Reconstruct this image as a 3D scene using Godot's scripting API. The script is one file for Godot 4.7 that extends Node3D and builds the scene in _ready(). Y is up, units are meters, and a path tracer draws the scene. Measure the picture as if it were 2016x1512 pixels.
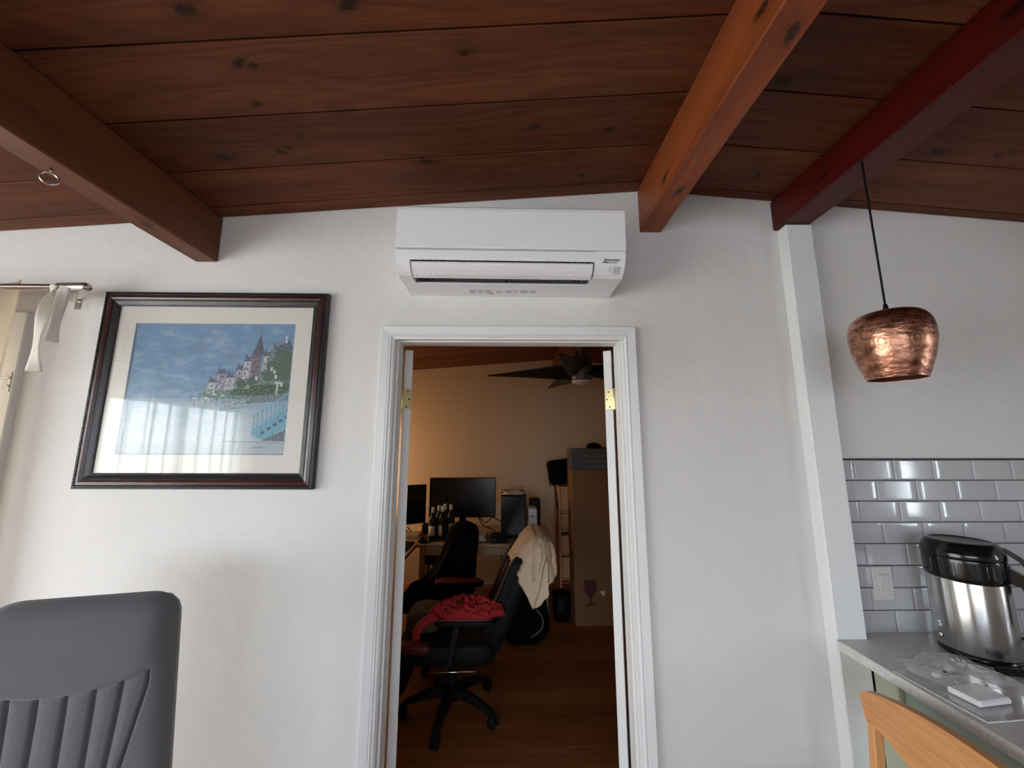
extends Node3D
# Living room corner with a wall air conditioner above an office doorway. z = 0 is the dividing wall, the room lies at z > 0.

const FOCAL := 745.0
var M := {}
var taken := {}
var rng := RandomNumberGenerator.new()
var uvf: Callable

func _ready() -> void:
	rng.seed = 7
	uv_grain(Vector3.RIGHT)
	# ---- camera
	var cam := Camera3D.new()
	cam.name = "camera"
	cam.fov = rad_to_deg(2.0 * atan(756.0 / FOCAL))
	cam.near = 0.02
	cam.far = 200.0
	cam.position = Vector3(0, 1.58, 1.5)
	cam.rotation_degrees = Vector3(9.07, -0.75, 0)
	add_child(cam)
	cam.current = true
	# ---- sky and exposure
	var env := Environment.new()
	var sky := Sky.new()
	var sm := ProceduralSkyMaterial.new()
	sm.sky_top_color = Color(0.72, 0.80, 0.92)
	sm.sky_horizon_color = Color(0.90, 0.93, 0.97)
	sm.ground_bottom_color = Color(0.42, 0.44, 0.40)
	sm.ground_horizon_color = Color(0.62, 0.64, 0.62)
	sm.sky_energy_multiplier = 2.6
	sm.ground_energy_multiplier = 1.6
	sky.sky_material = sm
	env.background_mode = Environment.BG_SKY
	env.sky = sky
	env.tonemap_mode = Environment.TONE_MAPPER_LINEAR
	env.tonemap_exposure = 1.0
	env.sdfgi_enabled = true
	env.ssao_enabled = true
	env.ssil_enabled = true
	var we := WorldEnvironment.new()
	we.name = "world_environment"
	we.environment = env
	add_child(we)
	# ---- daylight in the windows
	daylight("patio_door_daylight", Vector3(-4.06, 1.08, 2.52), -90, Vector2(3.35, 2.0), 32.0, Color(0.955, 0.98, 1.0))
	daylight("added_window_fill", Vector3(-1.0, 1.42, 5.16), 0, Vector2(3.1, 1.25), 3.6, Color(0.955, 0.98, 1.0))  # added fill from an unseen window, softens the falloff from left to right
	daylight("small_window_daylight", Vector3(-2.47, 1.47, -0.2), 180, Vector2(0.84, 1.1), 2.6, Color(0.95, 0.98, 1.0))
	daylight("kitchen_window_daylight", Vector3(3.96, 1.48, 2.25), 90, Vector2(0.26, 1.14), 2.2, Color(0.93, 0.97, 1.0))
	daylight("office_window_daylight", Vector3(-2.02, 1.35, -2.45), -90, Vector2(0.9, 1.0), 1.6, Color(1.0, 0.83, 0.64))
	make_materials()
	build_shell()
	build_openings()
	build_ceiling()
	build_backsplash()
	build_air_conditioner()
	build_picture()
	build_curtains()
	build_grey_chair()
	build_kitchen()
	build_pendant()
	build_stool()
	build_office()
	build_gaming_chair()
	build_small_things()

func daylight(called: String, at: Vector3, turn: float, size: Vector2, energy: float, col: Color) -> void:
	var l := AreaLight3D.new()
	l.name = called
	l.position = at
	l.rotation_degrees.y = turn
	l.area_size = size
	l.light_energy = energy
	l.light_color = col
	l.shadow_enabled = true
	l.area_range = 14.0
	add_child(l)

# ------------------------------------------------------------------ helpers
func uv_grain(axis: Vector3, off := Vector2.ZERO) -> void:
	uvf = func(p: Vector3) -> Vector2:
		var a := p.dot(axis)
		return Vector2(a, p.x + p.y + p.z - a) + off

func mb(smooth := false) -> SurfaceTool:
	var st := SurfaceTool.new()
	st.begin(Mesh.PRIMITIVE_TRIANGLES)
	st.set_smooth_group(0 if smooth else -1)
	return st

func vert(st: SurfaceTool, p: Vector3) -> void:
	st.set_uv(uvf.call(p))
	st.add_vertex(p)

func tri(st: SurfaceTool, a: Vector3, b: Vector3, c: Vector3) -> void:   # counter-clockwise seen from outside
	vert(st, a)
	vert(st, c)
	vert(st, b)

func quad(st: SurfaceTool, a: Vector3, b: Vector3, c: Vector3, d: Vector3) -> void:
	tri(st, a, b, c)
	tri(st, a, c, d)

func face(st: SurfaceTool, pts: Array, cen: Vector3, xf: Transform3D) -> void:
	var n: Vector3 = (pts[1] - pts[0]).cross(pts[2] - pts[0])
	var flip := n.dot((pts[0] + pts[1] + pts[2]) / 3.0 - cen) < 0.0
	for i in range(1, pts.size() - 1):
		if flip:
			tri(st, xf * pts[0], xf * pts[i + 1], xf * pts[i])
		else:
			tri(st, xf * pts[0], xf * pts[i], xf * pts[i + 1])

func box(st: SurfaceTool, c: Vector3, size: Vector3, bevel := 0.002, xf := Transform3D.IDENTITY) -> void:
	var h := size / 2.0
	var b := minf(bevel, 0.45 * minf(size.x, minf(size.y, size.z)))
	var corner := func(ax: int, s: Vector3) -> Vector3:
		var p := Vector3(h.x - b, h.y - b, h.z - b)
		p[ax] = h[ax]
		return c + p * s
	for ax in 3:
		var a1 := (ax + 1) % 3
		var a2 := (ax + 2) % 3
		for s0 in [-1.0, 1.0]:
			var f := []
			for q in [[-1.0, -1.0], [1.0, -1.0], [1.0, 1.0], [-1.0, 1.0]]:
				var s := Vector3.ONE
				s[ax] = s0
				s[a1] = q[0]
				s[a2] = q[1]
				f.append(corner.call(ax, s))
			face(st, f, c, xf)
		if b > 0.0:
			for s1 in [-1.0, 1.0]:
				for s2 in [-1.0, 1.0]:
					var e := []
					for k in [[a1, -1.0], [a1, 1.0], [a2, 1.0], [a2, -1.0]]:
						var s := Vector3.ONE
						s[a1] = s1
						s[a2] = s2
						s[ax] = k[1]
						e.append(corner.call(k[0], s))
					face(st, e, c, xf)
	if b > 0.0:
		for sx in [-1.0, 1.0]:
			for sy in [-1.0, 1.0]:
				for sz in [-1.0, 1.0]:
					var s := Vector3(sx, sy, sz)
					face(st, [corner.call(0, s), corner.call(1, s), corner.call(2, s)], c, xf)

func span(st: SurfaceTool, a: Vector3, b: Vector3, bevel := 0.002) -> void:   # box between two corners
	box(st, (a + b) / 2.0, (b - a).abs(), bevel)

func bar(st: SurfaceTool, a: Vector3, b: Vector3, w: float, h: float, bevel := 0.002, up := Vector3.UP) -> void:
	var d := (b - a).normalized()
	var side := up.cross(d).normalized() if absf(up.dot(d)) < 0.99 else Vector3.RIGHT.cross(d).normalized()
	var u2 := d.cross(side)
	box(st, Vector3.ZERO, Vector3(w, h, a.distance_to(b)), bevel, Transform3D(Basis(side, u2, d), (a + b) / 2.0))

func extrude(st: SurfaceTool, poly: PackedVector2Array, d0: float, d1: float, T: Transform3D) -> void:
	var p := poly.duplicate()
	if Geometry2D.is_polygon_clockwise(p):
		p.reverse()
	# in Godot «clockwise» is judged with y down; test by area instead
	var area := 0.0
	for i in p.size():
		area += p[i].cross(p[(i + 1) % p.size()])
	if area < 0.0:
		p.reverse()
	var mirrored := T.basis.determinant() < 0.0
	var at := func(v: Vector2, d: float) -> Vector3: return T * Vector3(v.x, v.y, d)
	for i in p.size():
		var a := p[i]
		var b := p[(i + 1) % p.size()]
		if mirrored:
			quad(st, at.call(a, d0), at.call(a, d1), at.call(b, d1), at.call(b, d0))
		else:
			quad(st, at.call(a, d0), at.call(b, d0), at.call(b, d1), at.call(a, d1))
	var idx := Geometry2D.triangulate_polygon(p)
	for k in range(0, idx.size(), 3):
		var a := p[idx[k]]
		var b := p[idx[k + 1]]
		var c := p[idx[k + 2]]
		if (b - a).cross(c - a) < 0.0:
			var t := b
			b = c
			c = t
		if mirrored:
			tri(st, at.call(a, d1), at.call(c, d1), at.call(b, d1))
			tri(st, at.call(a, d0), at.call(b, d0), at.call(c, d0))
		else:
			tri(st, at.call(a, d1), at.call(b, d1), at.call(c, d1))
			tri(st, at.call(a, d0), at.call(c, d0), at.call(b, d0))

func tube(st: SurfaceTool, pts: Array, radius, sides := 10, caps := true) -> void:
	var n := pts.size()
	var rings := []
	var prev := Vector3.ZERO
	for i in n:
		var t: Vector3
		if i == 0:
			t = (pts[1] - pts[0]).normalized()
		elif i == n - 1:
			t = (pts[n - 1] - pts[n - 2]).normalized()
		else:
			t = (pts[i + 1] - pts[i - 1]).normalized()
		if prev == Vector3.ZERO:
			prev = Vector3.UP.cross(t)
			if prev.length() < 0.05:
				prev = Vector3.RIGHT.cross(t)
		prev = (prev - t * prev.dot(t)).normalized()
		var q := t.cross(prev)
		var r: float = radius[i] if radius is Array else radius
		var ring := []
		for k in sides:
			var a := TAU * k / sides
			ring.append(pts[i] + (prev * cos(a) + q * sin(a)) * r)
		rings.append(ring)
	for i in n - 1:
		for k in sides:
			var k2 := (k + 1) % sides
			quad(st, rings[i][k], rings[i][k2], rings[i + 1][k2], rings[i + 1][k])
	if caps:
		for k in sides:
			var k2 := (k + 1) % sides
			tri(st, pts[0], rings[0][k2], rings[0][k])
			tri(st, pts[n - 1], rings[n - 1][k], rings[n - 1][k2])

func curve(pts: Array, steps := 8) -> Array:   # Catmull-Rom
	var out := []
	for i in pts.size() - 1:
		var p0: Vector3 = pts[maxi(i - 1, 0)]
		var p1: Vector3 = pts[i]
		var p2: Vector3 = pts[i + 1]
		var p3: Vector3 = pts[mini(i + 2, pts.size() - 1)]
		for k in steps:
			out.append(p1.cubic_interpolate(p2, p0, p3, float(k) / steps))
	out.append(pts[-1])
	return out

func lathe(st: SurfaceTool, prof: Array, segs := 32, T := Transform3D.IDENTITY) -> void:   # prof: Vector2(radius, height), upwards on the outside
	for i in prof.size() - 1:
		for j in segs:
			var a0 := TAU * j / segs
			var a1 := TAU * (j + 1) / segs
			var c := []
			for q in [[i, a0, j], [i + 1, a0, j], [i + 1, a1, j + 1], [i, a1, j + 1]]:
				var pr: Vector2 = prof[q[0]]
				c.append([T * Vector3(pr.x * cos(q[1]), pr.y, pr.x * sin(q[1])), Vector2(float(q[2]) / segs, float(q[0]) / (prof.size() - 1))])
			for t in [[0, 2, 1], [0, 3, 2]]:
				if (c[t[0]][0] as Vector3).is_equal_approx(c[t[1]][0]) or (c[t[1]][0] as Vector3).is_equal_approx(c[t[2]][0]) or (c[t[0]][0] as Vector3).is_equal_approx(c[t[2]][0]):
					continue
				for k in t:
					st.set_uv(c[k][1])
					st.add_vertex(c[k][0])

func smooth_profile(pts: Array, steps := 6) -> Array:
	var v := []
	for p in pts:
		v.append(Vector3(p.x, p.y, 0))
	var out := []
	for p in curve(v, steps):
		out.append(Vector2(maxf(p.x, 0.0), p.y))
	return out

func grid(st: SurfaceTool, nu: int, nv: int, f: Callable, flip := false) -> void:
	var P := []
	for i in nu + 1:
		var row := PackedVector3Array()
		for j in nv + 1:
			row.append(f.call(float(i) / nu, float(j) / nv))
		P.append(row)
	for i in nu:
		for j in nv:
			var q := [[i, j], [i + 1, j], [i + 1, j + 1], [i, j + 1]]
			var order := [0, 2, 1, 0, 3, 2] if not flip else [0, 1, 2, 0, 2, 3]
			for k in order:
				st.set_uv(Vector2(float(q[k][0]) / nu, float(q[k][1]) / nv))
				st.add_vertex(P[q[k][0]][q[k][1]])

func cloth(st: SurfaceTool, nu: int, nv: int, f: Callable, t := 0.003) -> void:   # a sheet with thickness
	var P := []
	var N := []
	for i in nu + 1:
		var row := PackedVector3Array()
		for j in nv + 1:
			row.append(f.call(float(i) / nu, float(j) / nv))
		P.append(row)
	for i in nu + 1:
		var row := PackedVector3Array()
		for j in nv + 1:
			var du: Vector3 = P[mini(i + 1, nu)][j] - P[maxi(i - 1, 0)][j]
			var dv: Vector3 = P[i][mini(j + 1, nv)] - P[i][maxi(j - 1, 0)]
			row.append(du.cross(dv).normalized() * t / 2.0)
		N.append(row)
	for i in nu:
		for j in nv:
			quad(st, P[i][j] + N[i][j], P[i + 1][j] + N[i + 1][j], P[i + 1][j + 1] + N[i + 1][j + 1], P[i][j + 1] + N[i][j + 1])
			quad(st, P[i][j] - N[i][j], P[i][j + 1] - N[i][j + 1], P[i + 1][j + 1] - N[i + 1][j + 1], P[i + 1][j] - N[i + 1][j])
	for i in nu:
		quad(st, P[i][0] - N[i][0], P[i + 1][0] - N[i + 1][0], P[i + 1][0] + N[i + 1][0], P[i][0] + N[i][0])
		quad(st, P[i][nv] + N[i][nv], P[i + 1][nv] + N[i + 1][nv], P[i + 1][nv] - N[i + 1][nv], P[i][nv] - N[i][nv])
	for j in nv:
		quad(st, P[0][j] + N[0][j], P[0][j + 1] + N[0][j + 1], P[0][j + 1] - N[0][j + 1], P[0][j] - N[0][j])
		quad(st, P[nu][j] - N[nu][j], P[nu][j + 1] - N[nu][j + 1], P[nu][j + 1] + N[nu][j + 1], P[nu][j] + N[nu][j])

func spow(x: float, e: float) -> float:
	return signf(x) * pow(absf(x), e)

func pillow(st: SurfaceTool, c: Vector3, size: Vector3, e := 0.4, xf := Transform3D.IDENTITY, lump := 0.0, nu := 28, nv := 18, seed_ := 1) -> void:   # superellipsoid cushion
	var nz := FastNoiseLite.new()
	nz.seed = seed_
	nz.frequency = 5.0
	var f := func(u: float, v: float) -> Vector3:
		var a := -PI + TAU * u
		var b := -PI / 2 + PI * v
		var p := Vector3(spow(cos(b), e) * spow(cos(a), e), spow(sin(b), e), spow(cos(b), e) * spow(sin(a), e))
		p = p * size / 2.0 + c
		if lump > 0.0:
			p += (p - c).normalized() * lump * nz.get_noise_3dv(p)
		return xf * p
	grid(st, nu, nv, f, true)

func ring_side(st: SurfaceTool, prof: Array, rect: Array, k: int, open_bottom := false) -> void:   # side k (0 bottom, 1 right, 2 top, 3 left) of a mitred frame; prof: Vector2(inset, z)
	var cor := func(n: int, q: Vector2) -> Vector3:
		var yb: float = rect[1] + (0.0 if open_bottom else q.x)
		return [Vector3(rect[0] + q.x, yb, q.y), Vector3(rect[2] - q.x, yb, q.y), Vector3(rect[2] - q.x, rect[3] - q.x, q.y), Vector3(rect[0] + q.x, rect[3] - q.x, q.y)][n % 4]
	for i in prof.size() - 1:
		quad(st, cor.call(k, prof[i]), cor.call(k + 1, prof[i]), cor.call(k + 1, prof[i + 1]), cor.call(k, prof[i + 1]))

func part(parent: Node, called: String, st: SurfaceTool, m: Material) -> MeshInstance3D:
	st.generate_normals()
	var o := MeshInstance3D.new()
	o.name = called
	o.mesh = st.commit()
	o.material_override = m
	parent.add_child(o, true)
	return o

func shared(parent: Node, called: String, mesh: Mesh, m: Material) -> MeshInstance3D:
	var o := MeshInstance3D.new()
	o.name = called
	o.mesh = mesh
	o.material_override = m
	parent.add_child(o, true)
	return o

func numbered(called: String) -> String:
	if not taken.has(called):
		taken[called] = 0
		return called
	taken[called] += 1
	return "%s_%03d" % [called, taken[called]]

func thing(called: String, label: String, category: String, at := Vector3.ZERO, group := "") -> Node3D:
	var o := Node3D.new()
	o.name = numbered(called)
	add_child(o)
	o.position = at
	o.set_meta("label", label)
	o.set_meta("category", category)
	if group != "":
		o.set_meta("group", group)
	return o

func tag(o: Node, label: String, category: String, group := "") -> void:
	o.set_meta("label", label)
	o.set_meta("category", category)
	if group != "":
		o.set_meta("group", group)

func structure(called: String, label: String, category := "") -> Node3D:
	var o := Node3D.new()
	o.name = called
	add_child(o)
	o.set_meta("kind", "structure")
	o.set_meta("label", label)
	o.set_meta("category", category if category != "" else called.get_slice("_", 0))
	return o

func lettering(parent: Node, called: String, words: String, height: float, T: Transform3D, m: Material, bold := false) -> void:
	var t := TextMesh.new()
	var f := SystemFont.new()
	f.font_names = PackedStringArray(["Droid Sans"])
	if bold:
		f.font_weight = 700
	t.font = f
	t.text = words
	t.font_size = 32
	t.pixel_size = height / 32.0
	t.depth = 0.0006
	t.curve_step = 1.0
	var o := shared(parent, called, t, m)
	o.transform = T

# ------------------------------------------------------------------ materials
func mat(called: String, col: Color, rough := 0.6, metal := 0.0) -> StandardMaterial3D:
	var m := StandardMaterial3D.new()
	m.resource_name = called
	m.albedo_color = col
	m.roughness = rough
	m.metallic = metal
	M[called] = m
	return m

func rgb(r: int, g: int, b: int) -> Color:
	return Color8(r, g, b)

func noise_tex(freq: float, lo: Color, hi: Color, size := 256, octaves := 4, normal := false, bump := 4.0, seed_ := 3) -> NoiseTexture2D:
	var n := FastNoiseLite.new()
	n.seed = seed_
	n.frequency = freq
	n.fractal_octaves = octaves
	var t := NoiseTexture2D.new()
	t.width = size
	t.height = size
	t.seamless = true
	t.noise = n
	if normal:
		t.as_normal_map = true
		t.bump_strength = bump
	else:
		var g := Gradient.new()
		g.set_color(0, lo)
		g.set_color(1, hi)
		t.color_ramp = g
	return t

func relief(m: StandardMaterial3D, freq: float, cm: float, scale: float, octaves := 4) -> void:
	m.heightmap_enabled = true
	m.heightmap_texture = noise_tex(freq, Color.BLACK, Color.WHITE, 512, octaves)
	m.heightmap_scale = cm
	m.uv1_triplanar = true
	m.uv1_world_triplanar = true
	m.uv1_scale = Vector3.ONE * scale

func wood_image(w: int, h: int, light: Color, dark: Color, knots: Array, len_m: float, wid_m: float, seed_: int, rings := 26.0, knot_col := Color(0.10, 0.05, 0.04)) -> ImageTexture:
	# grain runs along u; the image covers len_m by wid_m metres; knots: [u metres, v metres, radius metres]
	var n1 := FastNoiseLite.new()
	n1.seed = seed_
	n1.frequency = 1.0
	n1.fractal_octaves = 3
	var n2 := FastNoiseLite.new()
	n2.seed = seed_ + 1
	n2.frequency = 1.0
	n2.fractal_octaves = 2
	var buf := PackedByteArray()
	buf.resize(w * h * 3)
	var at := 0
	for j in h:
		var v := wid_m * j / h
		for i in w:
			var u := len_m * i / w
			var vv := v
			var k_dark := 0.0
			for k in knots:
				var du: float = u - k[0]
				var dv: float = v - k[1]
				if absf(du) < 0.25 and absf(dv) < 0.1:
					var r: float = k[2]
					var skew: float = dv + du * 0.35 * sin(k[0] * 40.0)
					var d2 := du * du / (r * r * 7.0) + skew * skew / (r * r * 1.3)
					if d2 < 9.0:
						vv += signf(dv) * r * 0.9 * exp(-d2) * minf(1.0, absf(dv) / r * 2.0)
						var rag := n2.get_noise_2d(u * 60.0, v * 90.0)
						var core := du * du / (r * r * 1.9) + skew * skew / (r * r * 0.5) + rag * 0.9
						k_dark = maxf(k_dark, clampf(1.1 - core, 0.0, 1.0) * 0.62 + 0.34 * exp(-d2 * 1.1) * (0.75 + 0.5 * rag))
			var broad := n1.get_noise_2d(u * 0.5, vv * 7.0)
			var ring := sin((vv * rings + broad * 2.2 + n1.get_noise_2d(u * 0.8 + 9.0, vv * 2.0) * 1.4) * TAU)
			var fine := n2.get_noise_2d(u * 5.0, vv * 230.0)
			var t := clampf(0.45 + broad * 0.35 + ring * 0.13 + fine * 0.28, 0.0, 1.0)
			var c := light.lerp(dark, t).lerp(knot_col, clampf(k_dark, 0.0, 0.92))
			buf[at] = int(clampf(c.r, 0, 1) * 255)
			buf[at + 1] = int(clampf(c.g, 0, 1) * 255)
			buf[at + 2] = int(clampf(c.b, 0, 1) * 255)
			at += 3
	return ImageTexture.create_from_image(Image.create_from_data(w, h, false, Image.FORMAT_RGB8, buf))

func make_materials() -> void:
	var m := mat("plaster", rgb(223, 221, 218), 0.72)
	relief(m, 0.012, 0.22, 1.1, 5)
	m = mat("office_plaster", rgb(206, 184, 156), 0.8)
	relief(m, 0.012, 0.16, 1.1, 5)
	m = mat("trim_paint", rgb(232, 233, 232), 0.38)
	m = mat("door_paint", rgb(228, 228, 226), 0.4)
	mat("brass", rgb(226, 208, 152), 0.28, 1.0)
	mat("screw", rgb(40, 34, 26), 0.5, 0.6)
	# stained cedar ceiling: knots stand where the photograph shows them
	var kn := []
	for k in [[-0.712, 0.636, 0.016], [-0.68, 0.628, 0.013], [-0.116, 0.631, 0.012], [-0.742, 0.516, 0.013], [-0.977, 0.325, 0.02], [-0.775, 0.332, 0.013], [-0.74, 0.35, 0.01], [-0.297, 0.251, 0.018], [0.087, 0.378, 0.014], [-0.746, 0.762, 0.02], [-0.376, 0.756, 0.02], [0.353, 0.348, 0.012], [-0.683, 0.391, 0.007], [0.299, 0.128, 0.014], [0.827, 0.529, 0.02], [1.0, 0.15, 0.012]]:
		kn.append([k[0] + 1.3, k[1], k[2]])
	var plank_tex := wood_image(1536, 640, rgb(120, 70, 42), rgb(74, 38, 22), kn, 2.5, 1.0, 11, 22.0, Color(0.12, 0.06, 0.04))
	var tints := [rgb(255, 255, 255), rgb(232, 226, 220), rgb(246, 236, 232)]
	for k in 3:
		m = mat("plank_%d" % k, tints[k], 0.55)
		m.metallic_specular = 0.32
		m.albedo_texture = plank_tex
		m.uv1_scale = Vector3(1 / 2.5, 1.0, 1)
		m.uv1_offset = Vector3(1.3 / 2.5, 0, 0)
	var beam_tex := wood_image(1024, 256, rgb(150, 84, 48), rgb(104, 52, 28), [[0.272, 0.10, 0.016], [0.80, 0.11, 0.018], [1.5, 0.06, 0.02]], 2.0, 0.5, 21, 26.0, Color(0.13, 0.06, 0.04))
	for k in [["beam_oak", rgb(255, 236, 214)], ["beam_brown", rgb(200, 206, 208)], ["beam_red", rgb(140, 52, 46)]]:
		m = mat(k[0], k[1], 0.45)
		m.metallic_specular = 0.4
		m.albedo_texture = beam_tex
		m.uv1_scale = Vector3(0.5, 2.0, 1)
	var pale := wood_image(512, 256, rgb(255, 250, 242), rgb(214, 200, 184), [], 1.0, 0.5, 31, 30.0)
	for k in [["stool_wood", rgb(224, 166, 110), 0.42], ["desk_wood", rgb(212, 186, 152), 0.5], ["shelf_wood", rgb(206, 160, 110), 0.55]]:
		m = mat(k[0], k[1], k[2])
		m.albedo_texture = pale
		m.uv1_scale = Vector3(1.0, 2.0, 1)
	var ft := wood_image(512, 512, rgb(170, 112, 62), rgb(120, 74, 38), [], 1.4, 0.6, 41, 20.0)
	for k in 3:
		m = mat("floor_%d" % k, [rgb(255, 250, 245), rgb(226, 214, 205), rgb(240, 228, 214)][k], 0.45)
		m.albedo_texture = ft
		m.uv1_scale = Vector3(1 / 1.4, 1 / 0.6, 1)
	mat("ac_white", rgb(238, 239, 242), 0.36)
	mat("ac_panel", rgb(240, 240, 243), 0.3)
	mat("ac_window", rgb(196, 196, 202), 0.25)
	mat("ink", rgb(74, 76, 82), 0.5)
	mat("ink_pale", rgb(150, 152, 156), 0.5)
	mat("frame_black", rgb(38, 37, 40), 0.32)
	mat("frame_mahogany", rgb(58, 27, 27), 0.25)
	mat("frame_bead", rgb(44, 46, 48), 0.35)
	mat("mat_board", rgb(222, 219, 212), 0.85)
	mat("mat_edge", rgb(132, 150, 172), 0.8)
	m = mat("painting", Color.WHITE, 0.85)
	m.albedo_texture = painting_image()
	m.texture_repeat = false
	m = mat("pane", Color(1, 1, 1, 0.03), 0.02)
	m.transparency = BaseMaterial3D.TRANSPARENCY_ALPHA
	m.metallic_specular = 0.5
	m = mat("picture_glass", Color(1, 1, 1, 0.02), 0.03)
	m.transparency = BaseMaterial3D.TRANSPARENCY_ALPHA
	m.metallic_specular = 0.42
	m = mat("sheer", Color(0.93, 0.92, 0.88, 0.42), 0.9)
	m.transparency = BaseMaterial3D.TRANSPARENCY_ALPHA
	m.backlight_enabled = true
	m.backlight = Color(0.9, 0.9, 0.86)
	m = mat("linen", Color(0.88, 0.83, 0.75, 0.62), 0.9)
	m.transparency = BaseMaterial3D.TRANSPARENCY_ALPHA
	m.backlight_enabled = true
	m.backlight = Color(0.8, 0.74, 0.64)
	m = mat("tie_cloth", rgb(240, 235, 226), 0.9)
	m.backlight_enabled = true
	m.backlight = Color(0.6, 0.58, 0.54)
	m = mat("amber_curtain", rgb(214, 150, 92), 0.9)
	m.backlight_enabled = true
	m.backlight = Color(0.9, 0.6, 0.34)
	mat("brushed_nickel", rgb(196, 192, 186), 0.3, 1.0)
	mat("chrome", rgb(215, 215, 215), 0.15, 1.0)
	m = mat("velvet", rgb(95, 96, 99), 0.8)
	m.rim_enabled = true
	m.rim = 0.9
	m.rim_tint = 0.3
	relief(m, 0.05, 0.02, 3.0)
	m = mat("tile_glaze", rgb(190, 190, 192), 0.08)
	mat("tile_glaze_b", rgb(184, 184, 187), 0.1)
	mat("grout", rgb(58, 57, 56), 0.9)
	mat("tile_edge", rgb(36, 35, 35), 0.4, 0.6)
	mat("switch_white", rgb(208, 206, 203), 0.35)
	m = mat("quartz", rgb(222, 220, 216), 0.25)
	m.albedo_texture = noise_tex(0.06, rgb(222, 222, 222), rgb(255, 255, 255), 512, 4)
	m.uv1_triplanar = true
	m.uv1_scale = Vector3.ONE * 2.2
	mat("cabinet_green", rgb(142, 156, 142), 0.45)
	mat("cabinet_filler", rgb(172, 174, 152), 0.5)
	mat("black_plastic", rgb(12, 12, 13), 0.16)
	mat("black_matte", rgb(14, 14, 15), 0.62).metallic_specular = 0.35
	mat("black_cloth", rgb(11, 11, 13), 0.95).metallic_specular = 0.2
	mat("dark_leather", rgb(14, 13, 15), 0.62).metallic_specular = 0.3
	mat("red_leather", rgb(98, 24, 30), 0.5)
	mat("red_cloth", rgb(156, 27, 28), 0.9)
	m = mat("steel", rgb(205, 204, 202), 0.22, 1.0)
	m.anisotropy_enabled = true
	m.anisotropy = -0.75
	m = mat("clear_plastic", Color(1, 1, 1, 0.22), 0.08)
	m.transparency = BaseMaterial3D.TRANSPARENCY_ALPHA
	m = mat("copper", rgb(226, 172, 146), 0.34, 1.0)
	m.albedo_texture = copper_image()
	m.heightmap_enabled = true
	m.heightmap_texture = noise_tex(0.03, Color.BLACK, Color.WHITE, 512, 3)
	m.heightmap_scale = 0.12
	m = mat("copper_inside", rgb(226, 172, 146), 0.34, 1.0)
	mat("towel", rgb(216, 196, 168), 0.95)
	mat("paper", rgb(226, 222, 216), 0.8)
	mat("cardboard", rgb(136, 96, 62), 0.85)
	mat("box_grey", rgb(84, 82, 80), 0.7)
	mat("print_pale", rgb(126, 120, 116), 0.7)
	mat("print_maroon", rgb(84, 40, 40), 0.8)
	mat("screen_black", rgb(12, 12, 13), 0.22)
	mat("bottle_green", rgb(30, 44, 22), 0.12)
	mat("foil", rgb(214, 214, 210), 0.35, 0.3)
	mat("blue_plastic", rgb(20, 26, 92), 0.15)
	mat("white_plastic", rgb(232, 232, 232), 0.35)
	mat("khaki_cloth", rgb(74, 62, 48), 0.95)
	mat("exterior_wall", rgb(180, 176, 168), 0.9)
	mat("patio_ground", rgb(150, 148, 140), 0.9)
	mat("fan_dark", rgb(30, 27, 25), 0.4)
	mat("fan_grey", rgb(96, 94, 92), 0.45)
	mat("frosted_white", rgb(214, 206, 194), 0.5)

func poly_fill(im: Image, pts: Array, col: Color, grain := 0.0, nz: FastNoiseLite = null) -> void:
	var w := im.get_width()
	var h := im.get_height()
	var p := PackedVector2Array()
	var lo := Vector2(1e9, 1e9)
	var hi := -lo
	for q in pts:
		var v := Vector2(q[0] * w, q[1] * h)
		p.append(v)
		lo = lo.min(v)
		hi = hi.max(v)
	for y in range(maxi(0, int(lo.y)), mini(h, int(hi.y) + 2)):
		for x in range(maxi(0, int(lo.x)), mini(w, int(hi.x) + 2)):
			if Geometry2D.is_point_in_polygon(Vector2(x + 0.5, y + 0.5), p):
				var c := col
				if grain > 0.0 and nz:
					var t := nz.get_noise_2d(x, y) * grain
					c = Color(clampf(c.r + t, 0, 1), clampf(c.g + t, 0, 1), clampf(c.b + t * 0.9, 0, 1))
				im.set_pixel(x, y, c)

func stroke(im: Image, a: Array, b: Array, width: float, col: Color) -> void:
	var d := Vector2(b[0] - a[0], b[1] - a[1])
	d = Vector2(d.x * im.get_width(), d.y * im.get_height()).normalized().orthogonal() * width / 2.0
	var o := Vector2(d.x / im.get_width(), d.y / im.get_height())
	poly_fill(im, [[a[0] + o.x, a[1] + o.y], [b[0] + o.x, b[1] + o.y], [b[0] - o.x, b[1] - o.y], [a[0] - o.x, a[1] - o.y]], col)

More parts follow.
